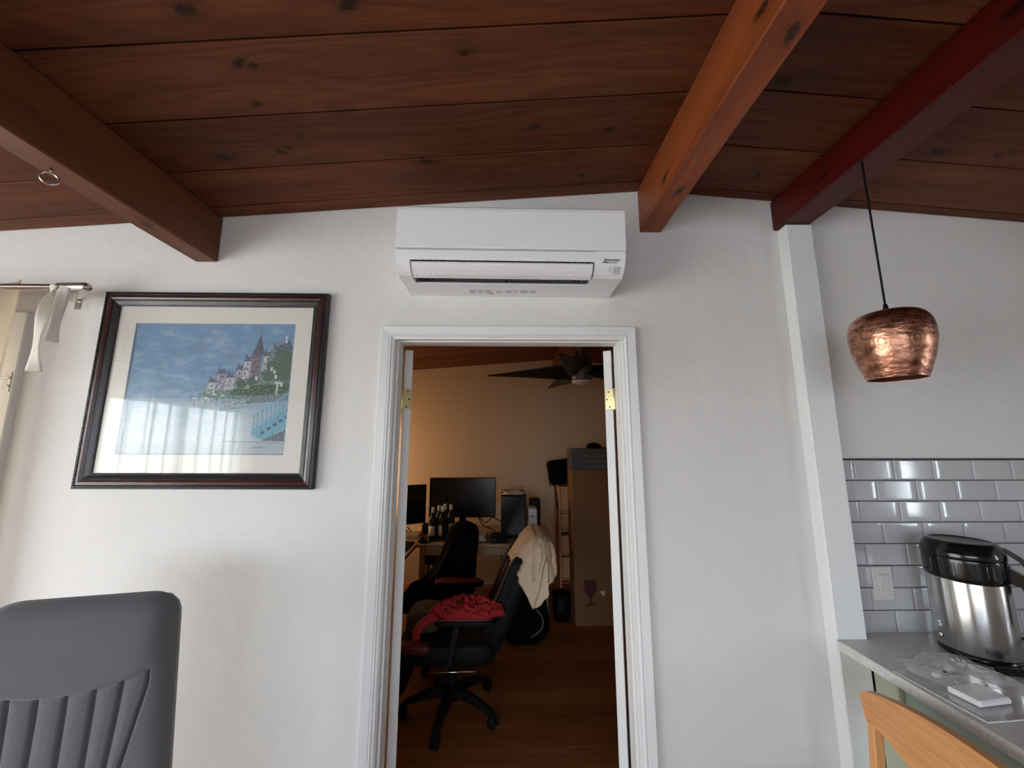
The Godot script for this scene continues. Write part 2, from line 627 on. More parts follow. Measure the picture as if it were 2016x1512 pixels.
func painting_image() -> ImageTexture:
	var w := 632
	var h := 516
	var im := Image.create(w, h, false, Image.FORMAT_RGB8)
	var nz := FastNoiseLite.new()
	nz.seed = 5
	nz.frequency = 0.012
	nz.fractal_octaves = 5
	var brush := FastNoiseLite.new()
	brush.seed = 9
	brush.frequency = 0.09
	brush.fractal_octaves = 3
	for y in h:
		for x in w:
			var n := nz.get_noise_2d(x * 0.7, y * 1.6)
			var b := brush.get_noise_2d(x * 0.5, y)
			var c := rgb(108, 150, 186).lerp(rgb(130, 164, 192), clampf(float(y) / h * 1.6, 0, 1))
			c = c.lerp(rgb(112, 132, 156), clampf(-n * 1.2, 0, 0.4))
			c = c.lerp(rgb(168, 184, 196), clampf((n - 0.2) * 1.8, 0, 0.4))
			var shore := 0.585 * h + 3.0 * sin(x * 0.05)
			if y > shore:
				c = rgb(140, 168, 188).lerp(rgb(172, 186, 194), clampf((y - shore) / (0.3 * h), 0, 1))
				c = c.lerp(rgb(180, 188, 192), clampf(n * 1.2 + 0.2, 0, 0.6))
			c = Color(c.r + b * 0.03, c.g + b * 0.03, c.b + b * 0.025)
			im.set_pixel(x, y, c)
	# clouds
	for k in [[0.50, 0.06, 0.045, 0.04], [0.46, 0.13, 0.05, 0.035], [0.55, 0.15, 0.02, 0.02], [0.57, 0.21, 0.04, 0.025], [0.21, 0.34, 0.03, 0.04]]:
		for y in range(int((k[1] - k[3]) * h), int((k[1] + k[3]) * h)):
			for x in range(int((k[0] - k[2]) * w), int((k[0] + k[2]) * w)):
				var d := pow((float(x) / w - k[0]) / k[2], 2) + pow((float(y) / h - k[1]) / k[3], 2)
				d += brush.get_noise_2d(x, y) * 0.7
				if d < 1.0 and x >= 0 and y >= 0:
					im.set_pixel(x, y, im.get_pixel(x, y).lerp(rgb(158, 176, 190), 0.55 * (1.0 - d)))
	# hillside, terrace walls and lawn
	poly_fill(im, [[0.44, 0.56], [0.52, 0.50], [0.62, 0.48], [0.78, 0.42], [1.0, 0.30], [1.0, 0.56], [0.80, 0.60], [0.62, 0.58], [0.50, 0.58]], rgb(112, 138, 124), 0.25, brush)
	poly_fill(im, [[0.62, 0.52], [0.80, 0.48], [1.0, 0.46], [1.0, 0.54], [0.80, 0.565], [0.64, 0.555]], rgb(72, 100, 82), 0.2, brush)
	poly_fill(im, [[0.70, 0.575], [1.0, 0.535], [1.0, 0.60], [0.70, 0.625]], rgb(120, 132, 142), 0.2, brush)
	poly_fill(im, [[0.60, 0.60], [0.76, 0.58], [0.70, 0.66], [0.58, 0.69]], rgb(140, 160, 168), 0.2, brush)
	# town
	for b in [[0.49, 0.46, 0.05, 0.08, 0], [0.54, 0.39, 0.06, 0.13, 1], [0.60, 0.42, 0.05, 0.10, 0], [0.655, 0.36, 0.05, 0.14, 1], [0.70, 0.29, 0.05, 0.22, 0], [0.745, 0.26, 0.06, 0.20, 2], [0.82, 0.25, 0.05, 0.17, 0]]:
		var x0: float = b[0]
		var y0: float = b[1]
		var x1: float = x0 + b[2]
		var y1: float = y0 + b[3]
		poly_fill(im, [[x0, y0], [x1, y0 - 0.01], [x1, y1], [x0, y1]], [rgb(176, 180, 188), rgb(150, 152, 164), rgb(110, 104, 116)][b[4]], 0.2, brush)
		poly_fill(im, [[x0 - 0.006, y0 + 0.005], [x0 + 0.012, y0 - 0.03], [x1 - 0.012, y0 - 0.036], [x1 + 0.006, y0]], rgb(98, 104, 124), 0.15, brush)
		stroke(im, [x0 + 0.012, y0 - 0.05], [x0 + 0.012, y0 - 0.02], 5.0, rgb(84, 84, 98))
		for r in int(b[3] / 0.04):
			for c in int(b[2] / 0.017):
				var wx: float = x0 + 0.006 + c * 0.016
				var wy: float = y0 + 0.018 + r * 0.038
				poly_fill(im, [[wx, wy], [wx + 0.007, wy], [wx + 0.007, wy + 0.016], [wx, wy + 0.016]], rgb(84, 86, 100) if (r + c) % 3 else rgb(206, 208, 210))
	# church spire
	poly_fill(im, [[0.755, 0.25], [0.80, 0.25], [0.80, 0.40], [0.755, 0.42]], rgb(118, 110, 122), 0.25, brush)
	poly_fill(im, [[0.752, 0.235], [0.788, 0.075], [0.822, 0.235]], rgb(80, 84, 104), 0.15, brush)
	poly_fill(im, [[0.745, 0.25], [0.75, 0.21], [0.765, 0.185], [0.78, 0.21], [0.783, 0.25]], rgb(88, 92, 112), 0.1, brush)
	poly_fill(im, [[0.79, 0.24], [0.805, 0.19], [0.824, 0.215], [0.83, 0.25]], rgb(92, 96, 114), 0.1, brush)
	stroke(im, [0.788, 0.03], [0.788, 0.08], 2.0, rgb(90, 96, 112))
	# gabled house behind trees
	poly_fill(im, [[0.845, 0.30], [0.872, 0.13], [0.895, 0.17], [0.935, 0.155], [0.95, 0.11], [0.985, 0.14], [1.0, 0.19], [1.0, 0.45], [0.85, 0.44]], rgb(92, 106, 116), 0.2, brush)
	poly_fill(im, [[0.845, 0.30], [0.872, 0.13], [0.898, 0.30]], rgb(122, 134, 140), 0.2, brush)
	stroke(im, [0.953, 0.085], [0.953, 0.15], 9.0, rgb(190, 196, 200))
	for k in [[0.90, 0.33, 0.06], [0.95, 0.27, 0.07], [0.97, 0.38, 0.06], [0.86, 0.40, 0.05], [0.70, 0.47, 0.04], [0.76, 0.45, 0.035]]:
		for y in range(int((k[1] - k[2]) * h), int((k[1] + k[2]) * h)):
			for x in range(int((k[0] - k[2]) * w), mini(w, int((k[0] + k[2]) * w))):
				var d := pow((float(x) / w - k[0]) / k[2], 2) + pow((float(y) / h - k[1]) / k[2], 2) + brush.get_noise_2d(x * 1.4, y * 1.4) * 0.9
				if d < 0.9:
					im.set_pixel(x, y, rgb(58, 84, 72).lerp(rgb(116, 136, 120), clampf(brush.get_noise_2d(x * 2.0, y * 2.0) + 0.35, 0, 1)))
	for k in [[0.89, 0.36], [0.90, 0.40], [0.87, 0.34], [0.78, 0.41], [0.94, 0.46]]:
		poly_fill(im, [[k[0], k[1]], [k[0] + 0.014, k[1]], [k[0] + 0.014, k[1] + 0.03], [k[0], k[1] + 0.03]], rgb(206, 212, 212))
	stroke(im, [0.925, 0.465], [0.92, 0.545], 8.0, rgb(186, 194, 200))
	stroke(im, [0.905, 0.463], [0.945, 0.463], 9.0, rgb(192, 200, 204))
	# sunshades and strollers
	for k in 9:
		var cx := 0.40 + 0.028 * k + 0.01 * sin(k * 5.0)
		var cy := 0.575 + 0.02 * sin(k * 2.3)
		poly_fill(im, [[cx - 0.018, cy], [cx, cy - 0.016], [cx + 0.018, cy]], rgb(206, 214, 218) if k % 2 else rgb(112, 128, 150))
		stroke(im, [cx, cy], [cx, cy + 0.05], 3.0, rgb(118, 128, 142))
	# sand tracks
	for k in 26:
		var y0 := 0.66 + 0.012 * k
		var x0 := 0.12 + 0.5 * absf(sin(k * 1.7))
		stroke(im, [x0, y0], [x0 + 0.12 + 0.05 * sin(k), y0 + 0.006], 2.0, rgb(158, 180, 194))
	# blue stair with rails
	poly_fill(im, [[0.80, 0.82], [0.985, 0.66], [1.0, 0.66], [1.0, 0.80], [0.88, 0.90], [0.79, 0.86]], rgb(112, 170, 190), 0.12, brush)
	poly_fill(im, [[0.86, 0.90], [1.0, 0.815], [1.0, 0.905]], rgb(104, 116, 122), 0.2, brush)
	stroke(im, [0.80, 0.715], [1.0, 0.535], 6.0, rgb(122, 178, 198))
	stroke(im, [0.86, 0.755], [1.0, 0.63], 5.0, rgb(122, 178, 198))
	for k in 9:
		var t := k / 8.0
		stroke(im, [0.80 + 0.2 * t, 0.715 - 0.18 * t], [0.80 + 0.2 * t, 0.83 - 0.12 * t], 4.0, rgb(104, 160, 182))
	for k in 5:
		poly_fill(im, [[0.85 + 0.035 * k, 0.835 - 0.03 * k], [0.872 + 0.035 * k, 0.825 - 0.03 * k], [0.872 + 0.035 * k, 0.845 - 0.03 * k], [0.85 + 0.035 * k, 0.855 - 0.03 * k]], rgb(64, 86, 104))
	stroke(im, [0.62, 0.905], [0.98, 0.915], 3.0, rgb(128, 146, 160))
	stroke(im, [0.64, 0.665], [0.74, 0.65], 3.0, rgb(120, 134, 144))
	stroke(im, [0.74, 0.65], [0.79, 0.595], 3.0, rgb(120, 134, 144))
	stroke(im, [0.80, 0.955], [0.88, 0.95], 2.0, rgb(90, 96, 110))
	return ImageTexture.create_from_image(im)

func copper_image() -> ImageTexture:
	var w := 1024
	var h := 384
	var im := Image.create(w, h, false, Image.FORMAT_RGB8)
	var nz := FastNoiseLite.new()
	nz.seed = 15
	nz.frequency = 0.02
	nz.fractal_octaves = 4
	for y in h:
		for x in w:
			var n := nz.get_noise_2d(x * 0.35, y * 2.2) * 0.5 + nz.get_noise_2d(x, y) * 0.3
			var c := Color(0.93, 0.90, 0.88).lerp(Color(0.52, 0.46, 0.44), clampf(n * 1.5 + 0.3, 0, 1))
			im.set_pixel(x, y, c)
	# punched holes in scrolls that repeat round the shade
	var hole := Color(0.30, 0.25, 0.23)
	for rep in 8:
		var ox := rep * 128
		for s in 3:
			var cx: float = ox + [40.0, 92.0, 62.0][s]
			var cy: float = [120.0, 190.0, 280.0][s]
			for k in 34:
				var t := k / 34.0
				var a := t * TAU * 1.6 + s
				var r := 10.0 + 26.0 * t
				dot(im, cx + r * cos(a), cy + r * sin(a) * 0.9, 1.6, hole)
		for k in 40:
			var t := k / 40.0
			dot(im, ox + 128.0 * t, 150 + 26.0 * sin(t * TAU) + 50.0 * absf(t - 0.5), 1.5, hole)
			dot(im, ox + 128.0 * t, 236 - 22.0 * sin(t * TAU + 0.8), 1.5, hole)
	return ImageTexture.create_from_image(im)

func dot(im: Image, cx: float, cy: float, r: float, col: Color) -> void:
	for y in range(int(cy - r), int(cy + r) + 2):
		for x in range(int(cx - r), int(cx + r) + 2):
			if Vector2(x - cx, y - cy).length() <= r and y >= 0 and y < im.get_height():
				im.set_pixel(posmod(x, im.get_width()), y, col)

# ------------------------------------------------------------------ the shell of both rooms
func build_shell() -> void:
	# dividing wall with doorway and small window; its backsplash tiles are added as its parts
	var wall := structure("wall_north", "off-white plaster wall with a doorway, framed picture and tiled end")
	var st := mb()
	var top := 2.80
	for r in [[-4.02, -2.92, 0.0, top], [-2.92, -2.03, 0.0, 0.92], [-2.92, -2.03, 2.02, top], [-2.03, -0.475, 0.0, top], [-0.475, 0.49, 2.028, top], [0.49, 3.92, 0.0, top]]:
		span(st, Vector3(r[0], r[2], -0.115), Vector3(r[1], r[3], 0.0), 0.0)
	part(wall, "plaster", st, M.plaster)
	# office side skin of the same wall
	st = mb()
	for r in [[-2.16, -0.475, 0.0, top], [-0.475, 0.49, 2.028, top], [0.49, 2.12, 0.0, top]]:
		span(st, Vector3(r[0], r[2], -0.119), Vector3(r[1], r[3], -0.1155), 0.0)
	part(wall, "office_plaster", st, M.office_plaster)
	var w := structure("wall_west", "off-white plaster wall with a wide glazed patio door")
	st = mb()
	for r in [[0.0, 0.8, 0.0, top], [0.8, 4.25, 2.12, top], [4.25, 5.0, 0.0, top]]:
		span(st, Vector3(-4.02, r[2], r[0]), Vector3(-3.9, r[3], r[1]), 0.0)
	part(w, "plaster", st, M.plaster)
	w = structure("wall_east", "off-white kitchen wall with a window")
	st = mb()
	for r in [[0.0, 2.08, 0.0, top], [2.08, 2.42, 0.0, 0.88], [2.08, 2.42, 2.08, top], [2.42, 5.0, 0.0, top]]:
		span(st, Vector3(3.8, r[2], r[0]), Vector3(3.92, r[3], r[1]), 0.0)
	part(w, "plaster", st, M.plaster)
	w = structure("wall_south", "off-white plaster wall with an opening for the added fill window")
	st = mb()
	for r in [[-4.02, -2.6, 0.0, top], [-2.6, 0.6, 0.0, 0.75], [-2.6, 0.6, 2.1, top], [0.6, 3.92, 0.0, top]]:
		span(st, Vector3(r[0], r[2], 5.0), Vector3(r[1], r[3], 5.12), 0.0)
	part(w, "plaster", st, M.plaster)
	# floors of boards
	var fl := structure("floor", "brown wooden floor boards")
	boards(fl, -3.9, 3.8, 0.0, 5.0)
	boards(fl, -2.05, 2.0, -3.15, 0.0)
	# office walls
	w = structure("wall_office_north", "tan plaster wall behind the office desk", "wall")
	st = mb()
	span(st, Vector3(-2.16, 0, -3.27), Vector3(2.12, top, -3.15), 0.0)
	part(w, "plaster", st, M.office_plaster)
	w = structure("wall_office_west", "tan plaster wall with the curtained office window", "wall")
	st = mb()
	for r in [[-3.15, -2.92, 0.0, top], [-2.92, -1.98, 0.0, 0.83], [-2.92, -1.98, 1.87, top], [-1.98, -0.119, 0.0, top]]:
		span(st, Vector3(-2.16, r[2], r[0]), Vector3(-2.05, r[3], r[1]), 0.0)
	part(w, "plaster", st, M.office_plaster)
	w = structure("wall_office_east", "tan plaster wall at the dim end of the office", "wall")
	st = mb()
	span(st, Vector3(2.0, 0, -3.15), Vector3(2.12, top, -0.119), 0.0)
	part(w, "plaster", st, M.office_plaster)
	# the post that carries the dark red beam
	w = structure("trim_3", "white painted post under the dark red beam", "post")
	st = mb()
	span(st, Vector3(1.165, 0, 0.0), Vector3(1.276, 2.492, 0.055), 0.004)
	part(w, "post", st, M.trim_paint)
	# ground outside
	w = structure("floor_outside", "grey paved ground outside the windows", "ground")
	st = mb()
	span(st, Vector3(-30, -0.3, -30), Vector3(30, -0.2, 30), 0.0)
	part(w, "paving", st, M.patio_ground)

func boards(parent: Node, x0: float, x1: float, z0: float, z1: float) -> void:
	var n := int(round((z1 - z0) / 0.16))
	var d := (z1 - z0) / n
	for k in n:
		uvf = func(p: Vector3) -> Vector2: return Vector2(p.x + k * 0.77, p.z + p.y + k * 0.31)
		var st := mb()
		span(st, Vector3(x0, -0.03, z0 + d * k + 0.0003), Vector3(x1, 0.0, z0 + d * (k + 1) - 0.0003), 0.0)
		part(parent, "floor_board", st, M["floor_%d" % (k % 3)])
	uv_grain(Vector3.RIGHT)

func ceiling_y(x: float) -> float:
	return 2.678 + (0.0775 if x < 0.615 else -0.083) * (x - 0.615)

func plank_run(parent: Node, x0: float, x1: float, cuts: Array, drop: float, tint: int) -> void:
	for k in cuts.size() - 1:
		var za: float = cuts[k]
		var zb: float = cuts[k + 1]
		var st := mb()
		# cross-section in (z, y): chamfered lower edges leave a V joint
		var c := 0.002
		var shape := PackedVector2Array([Vector2(za + 0.0028, 0.028), Vector2(za + 0.0028, c), Vector2(za + 0.0040, 0.0), Vector2(zb - 0.0040, 0.0), Vector2(zb - 0.0028, c), Vector2(zb - 0.0028, 0.028)])
		var ya := ceiling_y(x0 + 1e-4) - drop
		var yb := ceiling_y(x1 - 1e-4) - drop
		uvf = func(p: Vector3) -> Vector2: return Vector2(p.x, p.z)
		var L := x1 - x0
		extrude(st, shape, 0.0, L, Transform3D(Basis(Vector3(0, 0, 1), Vector3(0, 1, 0), Vector3(1, (yb - ya) / L, 0)), Vector3(x0, ya, 0)))
		part(parent, "plank", st, M["plank_%d" % ((k * 2 + tint) % 3)])
	uv_grain(Vector3.RIGHT)

func build_ceiling() -> void:
	var c := structure("ceiling", "dark stained knotty wooden ceiling boards with exposed beams")
	var cl := [0.0, 0.07, 0.268, 0.477, 0.693]
	var cr := [0.0, 0.05, 0.28, 0.497, 0.708]
	while cl[-1] < 4.8:
		cl.append(cl[-1] + 0.212)
		cr.append(cr[-1] + 0.212)
	cl[-1] = 5.0
	cr[-1] = 5.0
	plank_run(c, -3.9, 0.615, cl, 0.0, 0)
	plank_run(c, 0.615, 3.8, cr, 0.0, 1)
	# roof deck above, so that no sky shows through the joints
	var st := mb()
	for s in [[-4.1, 0.615], [0.615, 4.0]]:
		var ya := ceiling_y(s[0] + 1e-4) + 0.03
		var yb := ceiling_y(s[1] - 1e-4) + 0.03
		var L: float = s[1] - s[0]
		extrude(st, PackedVector2Array([Vector2(-3.4, 0), Vector2(5.2, 0), Vector2(5.2, 0.1), Vector2(-3.4, 0.1)]), 0.0, L, Transform3D(Basis(Vector3(0, 0, 1), Vector3(0, 1, 0), Vector3(1, (yb - ya) / L, 0)), Vector3(s[0], ya, 0)))
	part(c, "roof_deck", st, M.black_matte)
	# beams
	uv_grain(Vector3(0, 0, 1))
	for b in [[-3.08, -2.99, 2.20, "beam_brown"], [-1.302, -1.212, 2.333, "beam_brown"], [0.569, 0.661, 2.481, "beam_oak"], [1.150, 1.273, 2.493, "beam_red"], [2.45, 2.54, 2.33, "beam_brown"]]:
		st = mb()
		var hi: float = minf(ceiling_y(b[0]), ceiling_y(b[1])) + 0.004
		uvf = func(p: Vector3) -> Vector2: return Vector2(p.z, p.x + p.y - b[0] - b[2] + 0.05)
		span(st, Vector3(b[0], b[2], 0.0), Vector3(b[1], hi, 5.0), 0.004)
		part(c, "beam", st, M[b[3]])
	uv_grain(Vector3.RIGHT)
	var o := structure("ceiling_office", "dark wooden ceiling boards of the office", "ceiling")
	var co := []
	for k in 16:
		co.append(-3.15 + k * 0.2021)
	co[-1] = -0.119
	plank_run(o, -2.05, 0.615, co, 0.045, 0)
	plank_run(o, 0.615, 2.0, co, 0.045, 2)
	uv_grain(Vector3(0, 0, 1))
	st = mb()
	span(st, Vector3(0.569, 2.44, -3.15), Vector3(0.661, 2.635, -0.119), 0.004)
	part(o, "beam", st, M.beam_brown)
	uv_grain(Vector3.RIGHT)
	# screw eye in the brown beam
	var e := thing("screw_eye", "small metal screw eye under a brown ceiling beam near the framed picture", "hook", Vector3(-1.26, 2.333, 0.545))
	st = mb(true)
	var pts := []
	for k in 25:
		var a := TAU * k / 24.0 + PI / 2
		pts.append(Vector3(0.017 * 0.62 * cos(a), -0.030 + 0.017 * sin(a), -0.017 * 0.78 * cos(a)))
	tube(st, pts, 0.0028, 8, false)
	part(e, "ring", st, M.chrome)
	st = mb(true)
	tube(st, [Vector3(0, 0.0, 0), Vector3(0, -0.0135, 0)], 0.0028, 8)
	part(e, "shank", st, M.chrome)

func build_openings() -> void:
	# doorway casing (three mitred pieces), jamb and stops
	var t := structure("trim_1", "white moulded casing round the office doorway", "door casing")
	var rect := [-0.510, 0.0, 0.523, 2.054]
	var prof := [Vector2(0, 0.0), Vector2(0, 0.017), Vector2(0.002, 0.019), Vector2(0.033, 0.0155), Vector2(0.0345, 0.012), Vector2(0.037, 0.016), Vector2(0.041, 0.016), Vector2(0.045, 0.010), Vector2(0.053, 0.009), Vector2(0.053, 0.0)]
	for k in [1, 2, 3]:
		var st := mb()
		ring_side(st, prof, rect, k, true)
		part(t, "casing", st, M.trim_paint)
	var j := structure("trim_2", "white door jamb lining the office doorway", "door jamb")
	for r in [[-0.475, 0.0, -0.4535, 2.028, "jamb"], [0.4675, 0.0, 0.49, 2.028, "jamb"]]:
		var st := mb()
		span(st, Vector3(r[0], r[1], -0.119), Vector3(r[2], r[3], 0.002), 0.0015)
		part(j, r[4], st, M.trim_paint)
	var st := mb()
	span(st, Vector3(-0.4535, 2.006, -0.119), Vector3(0.4675, 2.028, 0.002), 0.0015)
	part(j, "head_jamb", st, M.trim_paint)
	for r in [[-0.4535, 0.0, -0.4445, 2.006], [0.4585, 0.0, 0.4675, 2.006], [-0.4445, 1.997, 0.4585, 2.006]]:
		st = mb()
		span(st, Vector3(r[0], r[1], -0.055), Vector3(r[2], r[3], -0.02), 0.002)
		part(j, "stop", st, M.trim_paint)
	# two door leaves swung open into the office
	for s in [-1.0, 1.0]:
		var d := structure("door_1" if s < 0 else "door_2", "white door leaf swung open on the jamb nearer the %s" % ("framed picture" if s < 0 else "white post"), "door")
		var x0 := -0.4475 if s < 0 else 0.4245
		var pin := (x0 - 0.006) if s < 0 else (x0 + 0.041)
		# turned a little past square about the hinge pin
		d.transform = Transform3D(Basis.IDENTITY, Vector3(pin, 0, -0.1245)) * Transform3D(Basis(Vector3.UP, -s * deg_to_rad(19)), Vector3.ZERO) * Transform3D(Basis.IDENTITY, Vector3(-pin, 0, 0.1245))
		st = mb()
		span(st, Vector3(x0, 0.012, -0.575), Vector3(x0 + 0.035, 1.992, -0.128), 0.002)
		part(d, "leaf", st, M.door_paint)
		for yc in [1.775, 0.24]:
			st = mb()
			var xa := pin if s < 0 else x0 + 0.0025
			var xb := x0 + 0.0325 if s < 0 else pin
			span(st, Vector3(xa, yc - 0.0445, -0.128), Vector3(xb, yc + 0.0445, -0.1258), 0.0006)
			var hinge := part(d, "hinge", st, M.brass)
			st = mb(true)
			lathe(st, [Vector2(0.0, -0.048), Vector2(0.004, -0.047), Vector2(0.0048, -0.044), Vector2(0.0048, 0.044), Vector2(0.004, 0.047), Vector2(0.0, 0.048)], 12, Transform3D(Basis.IDENTITY, Vector3(pin, yc, -0.1245)))
			part(hinge, "knuckle", st, M.brass)
			for k in [[0.018, 0.031], [0.026, -0.002], [0.015, -0.034]]:
				st = mb(true)
				var sx: float = (x0 + k[0]) if s < 0 else (x0 + 0.035 - k[0])
				lathe(st, [Vector2(0.0035, 0.0), Vector2(0.003, 0.0012), Vector2(0.0, 0.0014)], 10, Transform3D(Basis(Vector3(1, 0, 0), Vector3(0, 0, 1), Vector3(0, -1, 0)), Vector3(sx, yc + k[1], -0.1258)))
				part(hinge, "screw", st, M.screw)
	# small window left of the picture
	var w := structure("window_1", "white framed window behind the beige linen curtain", "window")
	rect = [-3.01, 0.83, -1.915, 2.105]
	for k in 4:
		st = mb()
		ring_side(st, [Vector2(0, 0), Vector2(0, 0.022), Vector2(0.004, 0.026), Vector2(0.075, 0.02), Vector2(0.085, 0.014), Vector2(0.09, 0.0), Vector2(0.09, -0.115)], rect, k)
		part(w, "casing", st, M.trim_paint)
	for r in [[-2.92, 0.92, -2.86, 2.02], [-2.09, 0.92, -2.03, 2.02], [-2.86, 0.92, -2.09, 0.98], [-2.86, 1.96, -2.09, 2.02]]:
		st = mb()
		span(st, Vector3(r[0], r[1], -0.07), Vector3(r[2], r[3], -0.02), 0.004)
		part(w, "sash", st, M.trim_paint)
	st = mb()
	span(st, Vector3(-2.86, 0.98, -0.048), Vector3(-2.09, 1.96, -0.044), 0.0)
	part(w, "pane", st, M.pane)
	st = mb()
	span(st, Vector3(-1.935, 1.78, 0.02), Vector3(-1.925, 1.86, 0.028), 0.001)
	span(st, Vector3(-1.965, 1.80, 0.02), Vector3(-1.925, 1.808, 0.034), 0.001)
	span(st, Vector3(-1.965, 1.832, 0.02), Vector3(-1.925, 1.84, 0.034), 0.001)
	part(w, "latch", st, M.brushed_nickel)
	# wide glazed patio door
	w = structure("window_2", "wide glazed patio door behind sheer curtains", "patio door")
	for r in [[0.8, 0.0, 0.87, 2.12], [4.18, 0.0, 4.25, 2.12], [3.13, 0.0, 3.25, 2.12], [1.95, 0.0, 2.05, 2.12], [0.87, 2.04, 1.95, 2.12], [2.05, 2.04, 3.13, 2.12], [3.25, 2.04, 4.18, 2.12], [0.87, 0.0, 1.95, 0.09], [2.05, 0.0, 3.13, 0.09], [3.25, 0.0, 4.18, 0.09]]:
		st = mb()
		span(st, Vector3(-3.99, r[1], r[0]), Vector3(-3.93, r[3], r[2]), 0.003)
		part(w, "frame", st, M.trim_paint)
	for r in [[0.87, 1.95], [2.05, 3.13], [3.25, 4.18]]:
		st = mb()
		span(st, Vector3(-3.962, 0.09, r[0]), Vector3(-3.958, 2.04, r[1]), 0.0)
		part(w, "pane", st, M.pane)
	# kitchen window
	w = structure("window_3", "narrow white framed kitchen window", "window")
	for r in [[2.08, 0.88, 2.12, 2.08], [2.38, 0.88, 2.42, 2.08], [2.12, 0.88, 2.38, 0.92], [2.12, 2.04, 2.38, 2.08], [2.12, 1.46, 2.38, 1.50]]:
		st = mb()
		span(st, Vector3(3.83, r[1], r[0]), Vector3(3.89, r[3], r[2]), 0.003)
		part(w, "frame", st, M.trim_paint)
	for r in [[0.92, 1.46], [1.50, 2.04]]:
		st = mb()
		span(st, Vector3(3.858, r[0], 2.12), Vector3(3.862, r[1], 2.38), 0.0)
		part(w, "pane", st, M.pane)
	# unseen wide window, added to even out the light across the room
	w = structure("window_5", "wide white framed window added out of view for fill light", "window")
	for r in [[-2.6, 0.75, -2.54, 2.1], [0.54, 0.75, 0.6, 2.1], [-1.57, 0.75, -1.49, 2.1], [-0.51, 0.75, -0.43, 2.1], [-2.54, 0.75, -1.57, 0.81], [-1.49, 0.75, -0.51, 0.81], [-0.43, 0.75, 0.54, 0.81], [-2.54, 2.04, -1.57, 2.1], [-1.49, 2.04, -0.51, 2.1], [-0.43, 2.04, 0.54, 2.1]]:
		st = mb()
		span(st, Vector3(r[0], r[1], 5.03), Vector3(r[2], r[3], 5.09), 0.003)
		part(w, "frame", st, M.trim_paint)
	for r in [[-2.54, -1.57], [-1.49, -0.51], [-0.43, 0.54]]:
		st = mb()
		span(st, Vector3(r[0], 0.81, 5.058), Vector3(r[1], 2.04, 5.062), 0.0)
		part(w, "pane", st, M.pane)
	# office window
	w = structure("window_4", "white framed office window behind an amber curtain", "window")
	for r in [[-2.92, 0.83, -2.86, 1.87], [-2.04, 0.83, -1.98, 1.87], [-2.86, 0.83, -2.04, 0.89], [-2.86, 1.81, -2.04, 1.87]]:
		st = mb()
		span(st, Vector3(-2.14, r[1], r[0]), Vector3(-2.09, r[3], r[2]), 0.003)
		part(w, "frame", st, M.trim_paint)
	st = mb()
	span(st, Vector3(-2.117, 0.89, -2.86), Vector3(-2.113, 1.81, -2.04), 0.0)
	part(w, "pane", st, M.pane)

func build_backsplash() -> void:
	var wall := get_node("wall_north")
	var st := mb()
	span(st, Vector3(1.276, 0.9, 0.0), Vector3(2.9, 1.522, 0.004), 0.0)
	part(wall, "grout", st, M.grout)
	st = mb()
	span(st, Vector3(1.276, 1.5215, 0.0), Vector3(2.9, 1.5255, 0.010), 0.0008)
	part(wall, "edge_strip", st, M.tile_edge)
	var meshes := {}
	var row_h := 0.0778
	for r in 8:
		var y1 := 1.5205 - r * row_h
		var shift := 0.0 if r % 2 == 0 else 0.0778
		var x := 1.354 - 0.1556 + shift - 0.1556
		while x < 2.9:
			var a := maxf(x + 0.001, 1.278)
			var b := minf(x + 0.1546, 2.898)
			x += 0.1556
			if b - a < 0.01:
				continue
			var key := int(round((b - a) * 1000))
			if not meshes.has(key):
				st = mb()
				tile_shape(st, b - a, row_h - 0.0028)
				st.generate_normals()
				meshes[key] = st.commit()
			var o := shared(wall, "tile", meshes[key], M.tile_glaze if rng.randf() < 0.65 else M.tile_glaze_b)
			o.position = Vector3((a + b) / 2, y1 - row_h / 2, 0.004)
			o.rotation = Vector3(rng.randf_range(-0.004, 0.004), rng.randf_range(-0.0035, 0.0035), 0)

func tile_shape(st: SurfaceTool, w: float, h: float) -> void:   # glazed tile with a pillowed edge
	st.set_smooth_group(0)
	var f := func(u: float, v: float) -> Vector3:
		var s := u * 2 - 1
		var t := v * 2 - 1
		# crowd the grid towards the edges
		s = signf(s) * (1 - pow(1 - absf(s), 3.4))
		t = signf(t) * (1 - pow(1 - absf(t), 2.6))
		var ex: float = clampf((w / 2 - absf(s) * w / 2) / 0.0028, 0, 1)
		var ey: float = clampf((h / 2 - absf(t) * h / 2) / 0.0028, 0, 1)
		var z: float = 0.0045 + 0.002 * sqrt(maxf(0.0, 1 - pow(1 - ex, 2))) * sqrt(maxf(0.0, 1 - pow(1 - ey, 2)))
		return Vector3(s * w / 2, t * h / 2, z)
	grid(st, 8, 8, f)
	st.set_smooth_group(-1)
	for q in [[Vector3(-1, -1, 0), Vector3(1, -1, 0)], [Vector3(1, -1, 0), Vector3(1, 1, 0)], [Vector3(1, 1, 0), Vector3(-1, 1, 0)], [Vector3(-1, 1, 0), Vector3(-1, -1, 0)]]:
		var s := Vector3(w / 2, h / 2, 0)
		var up := Vector3(0, 0, 0.0045)
		quad(st, q[0] * s, q[1] * s, q[1] * s + up, q[0] * s + up)

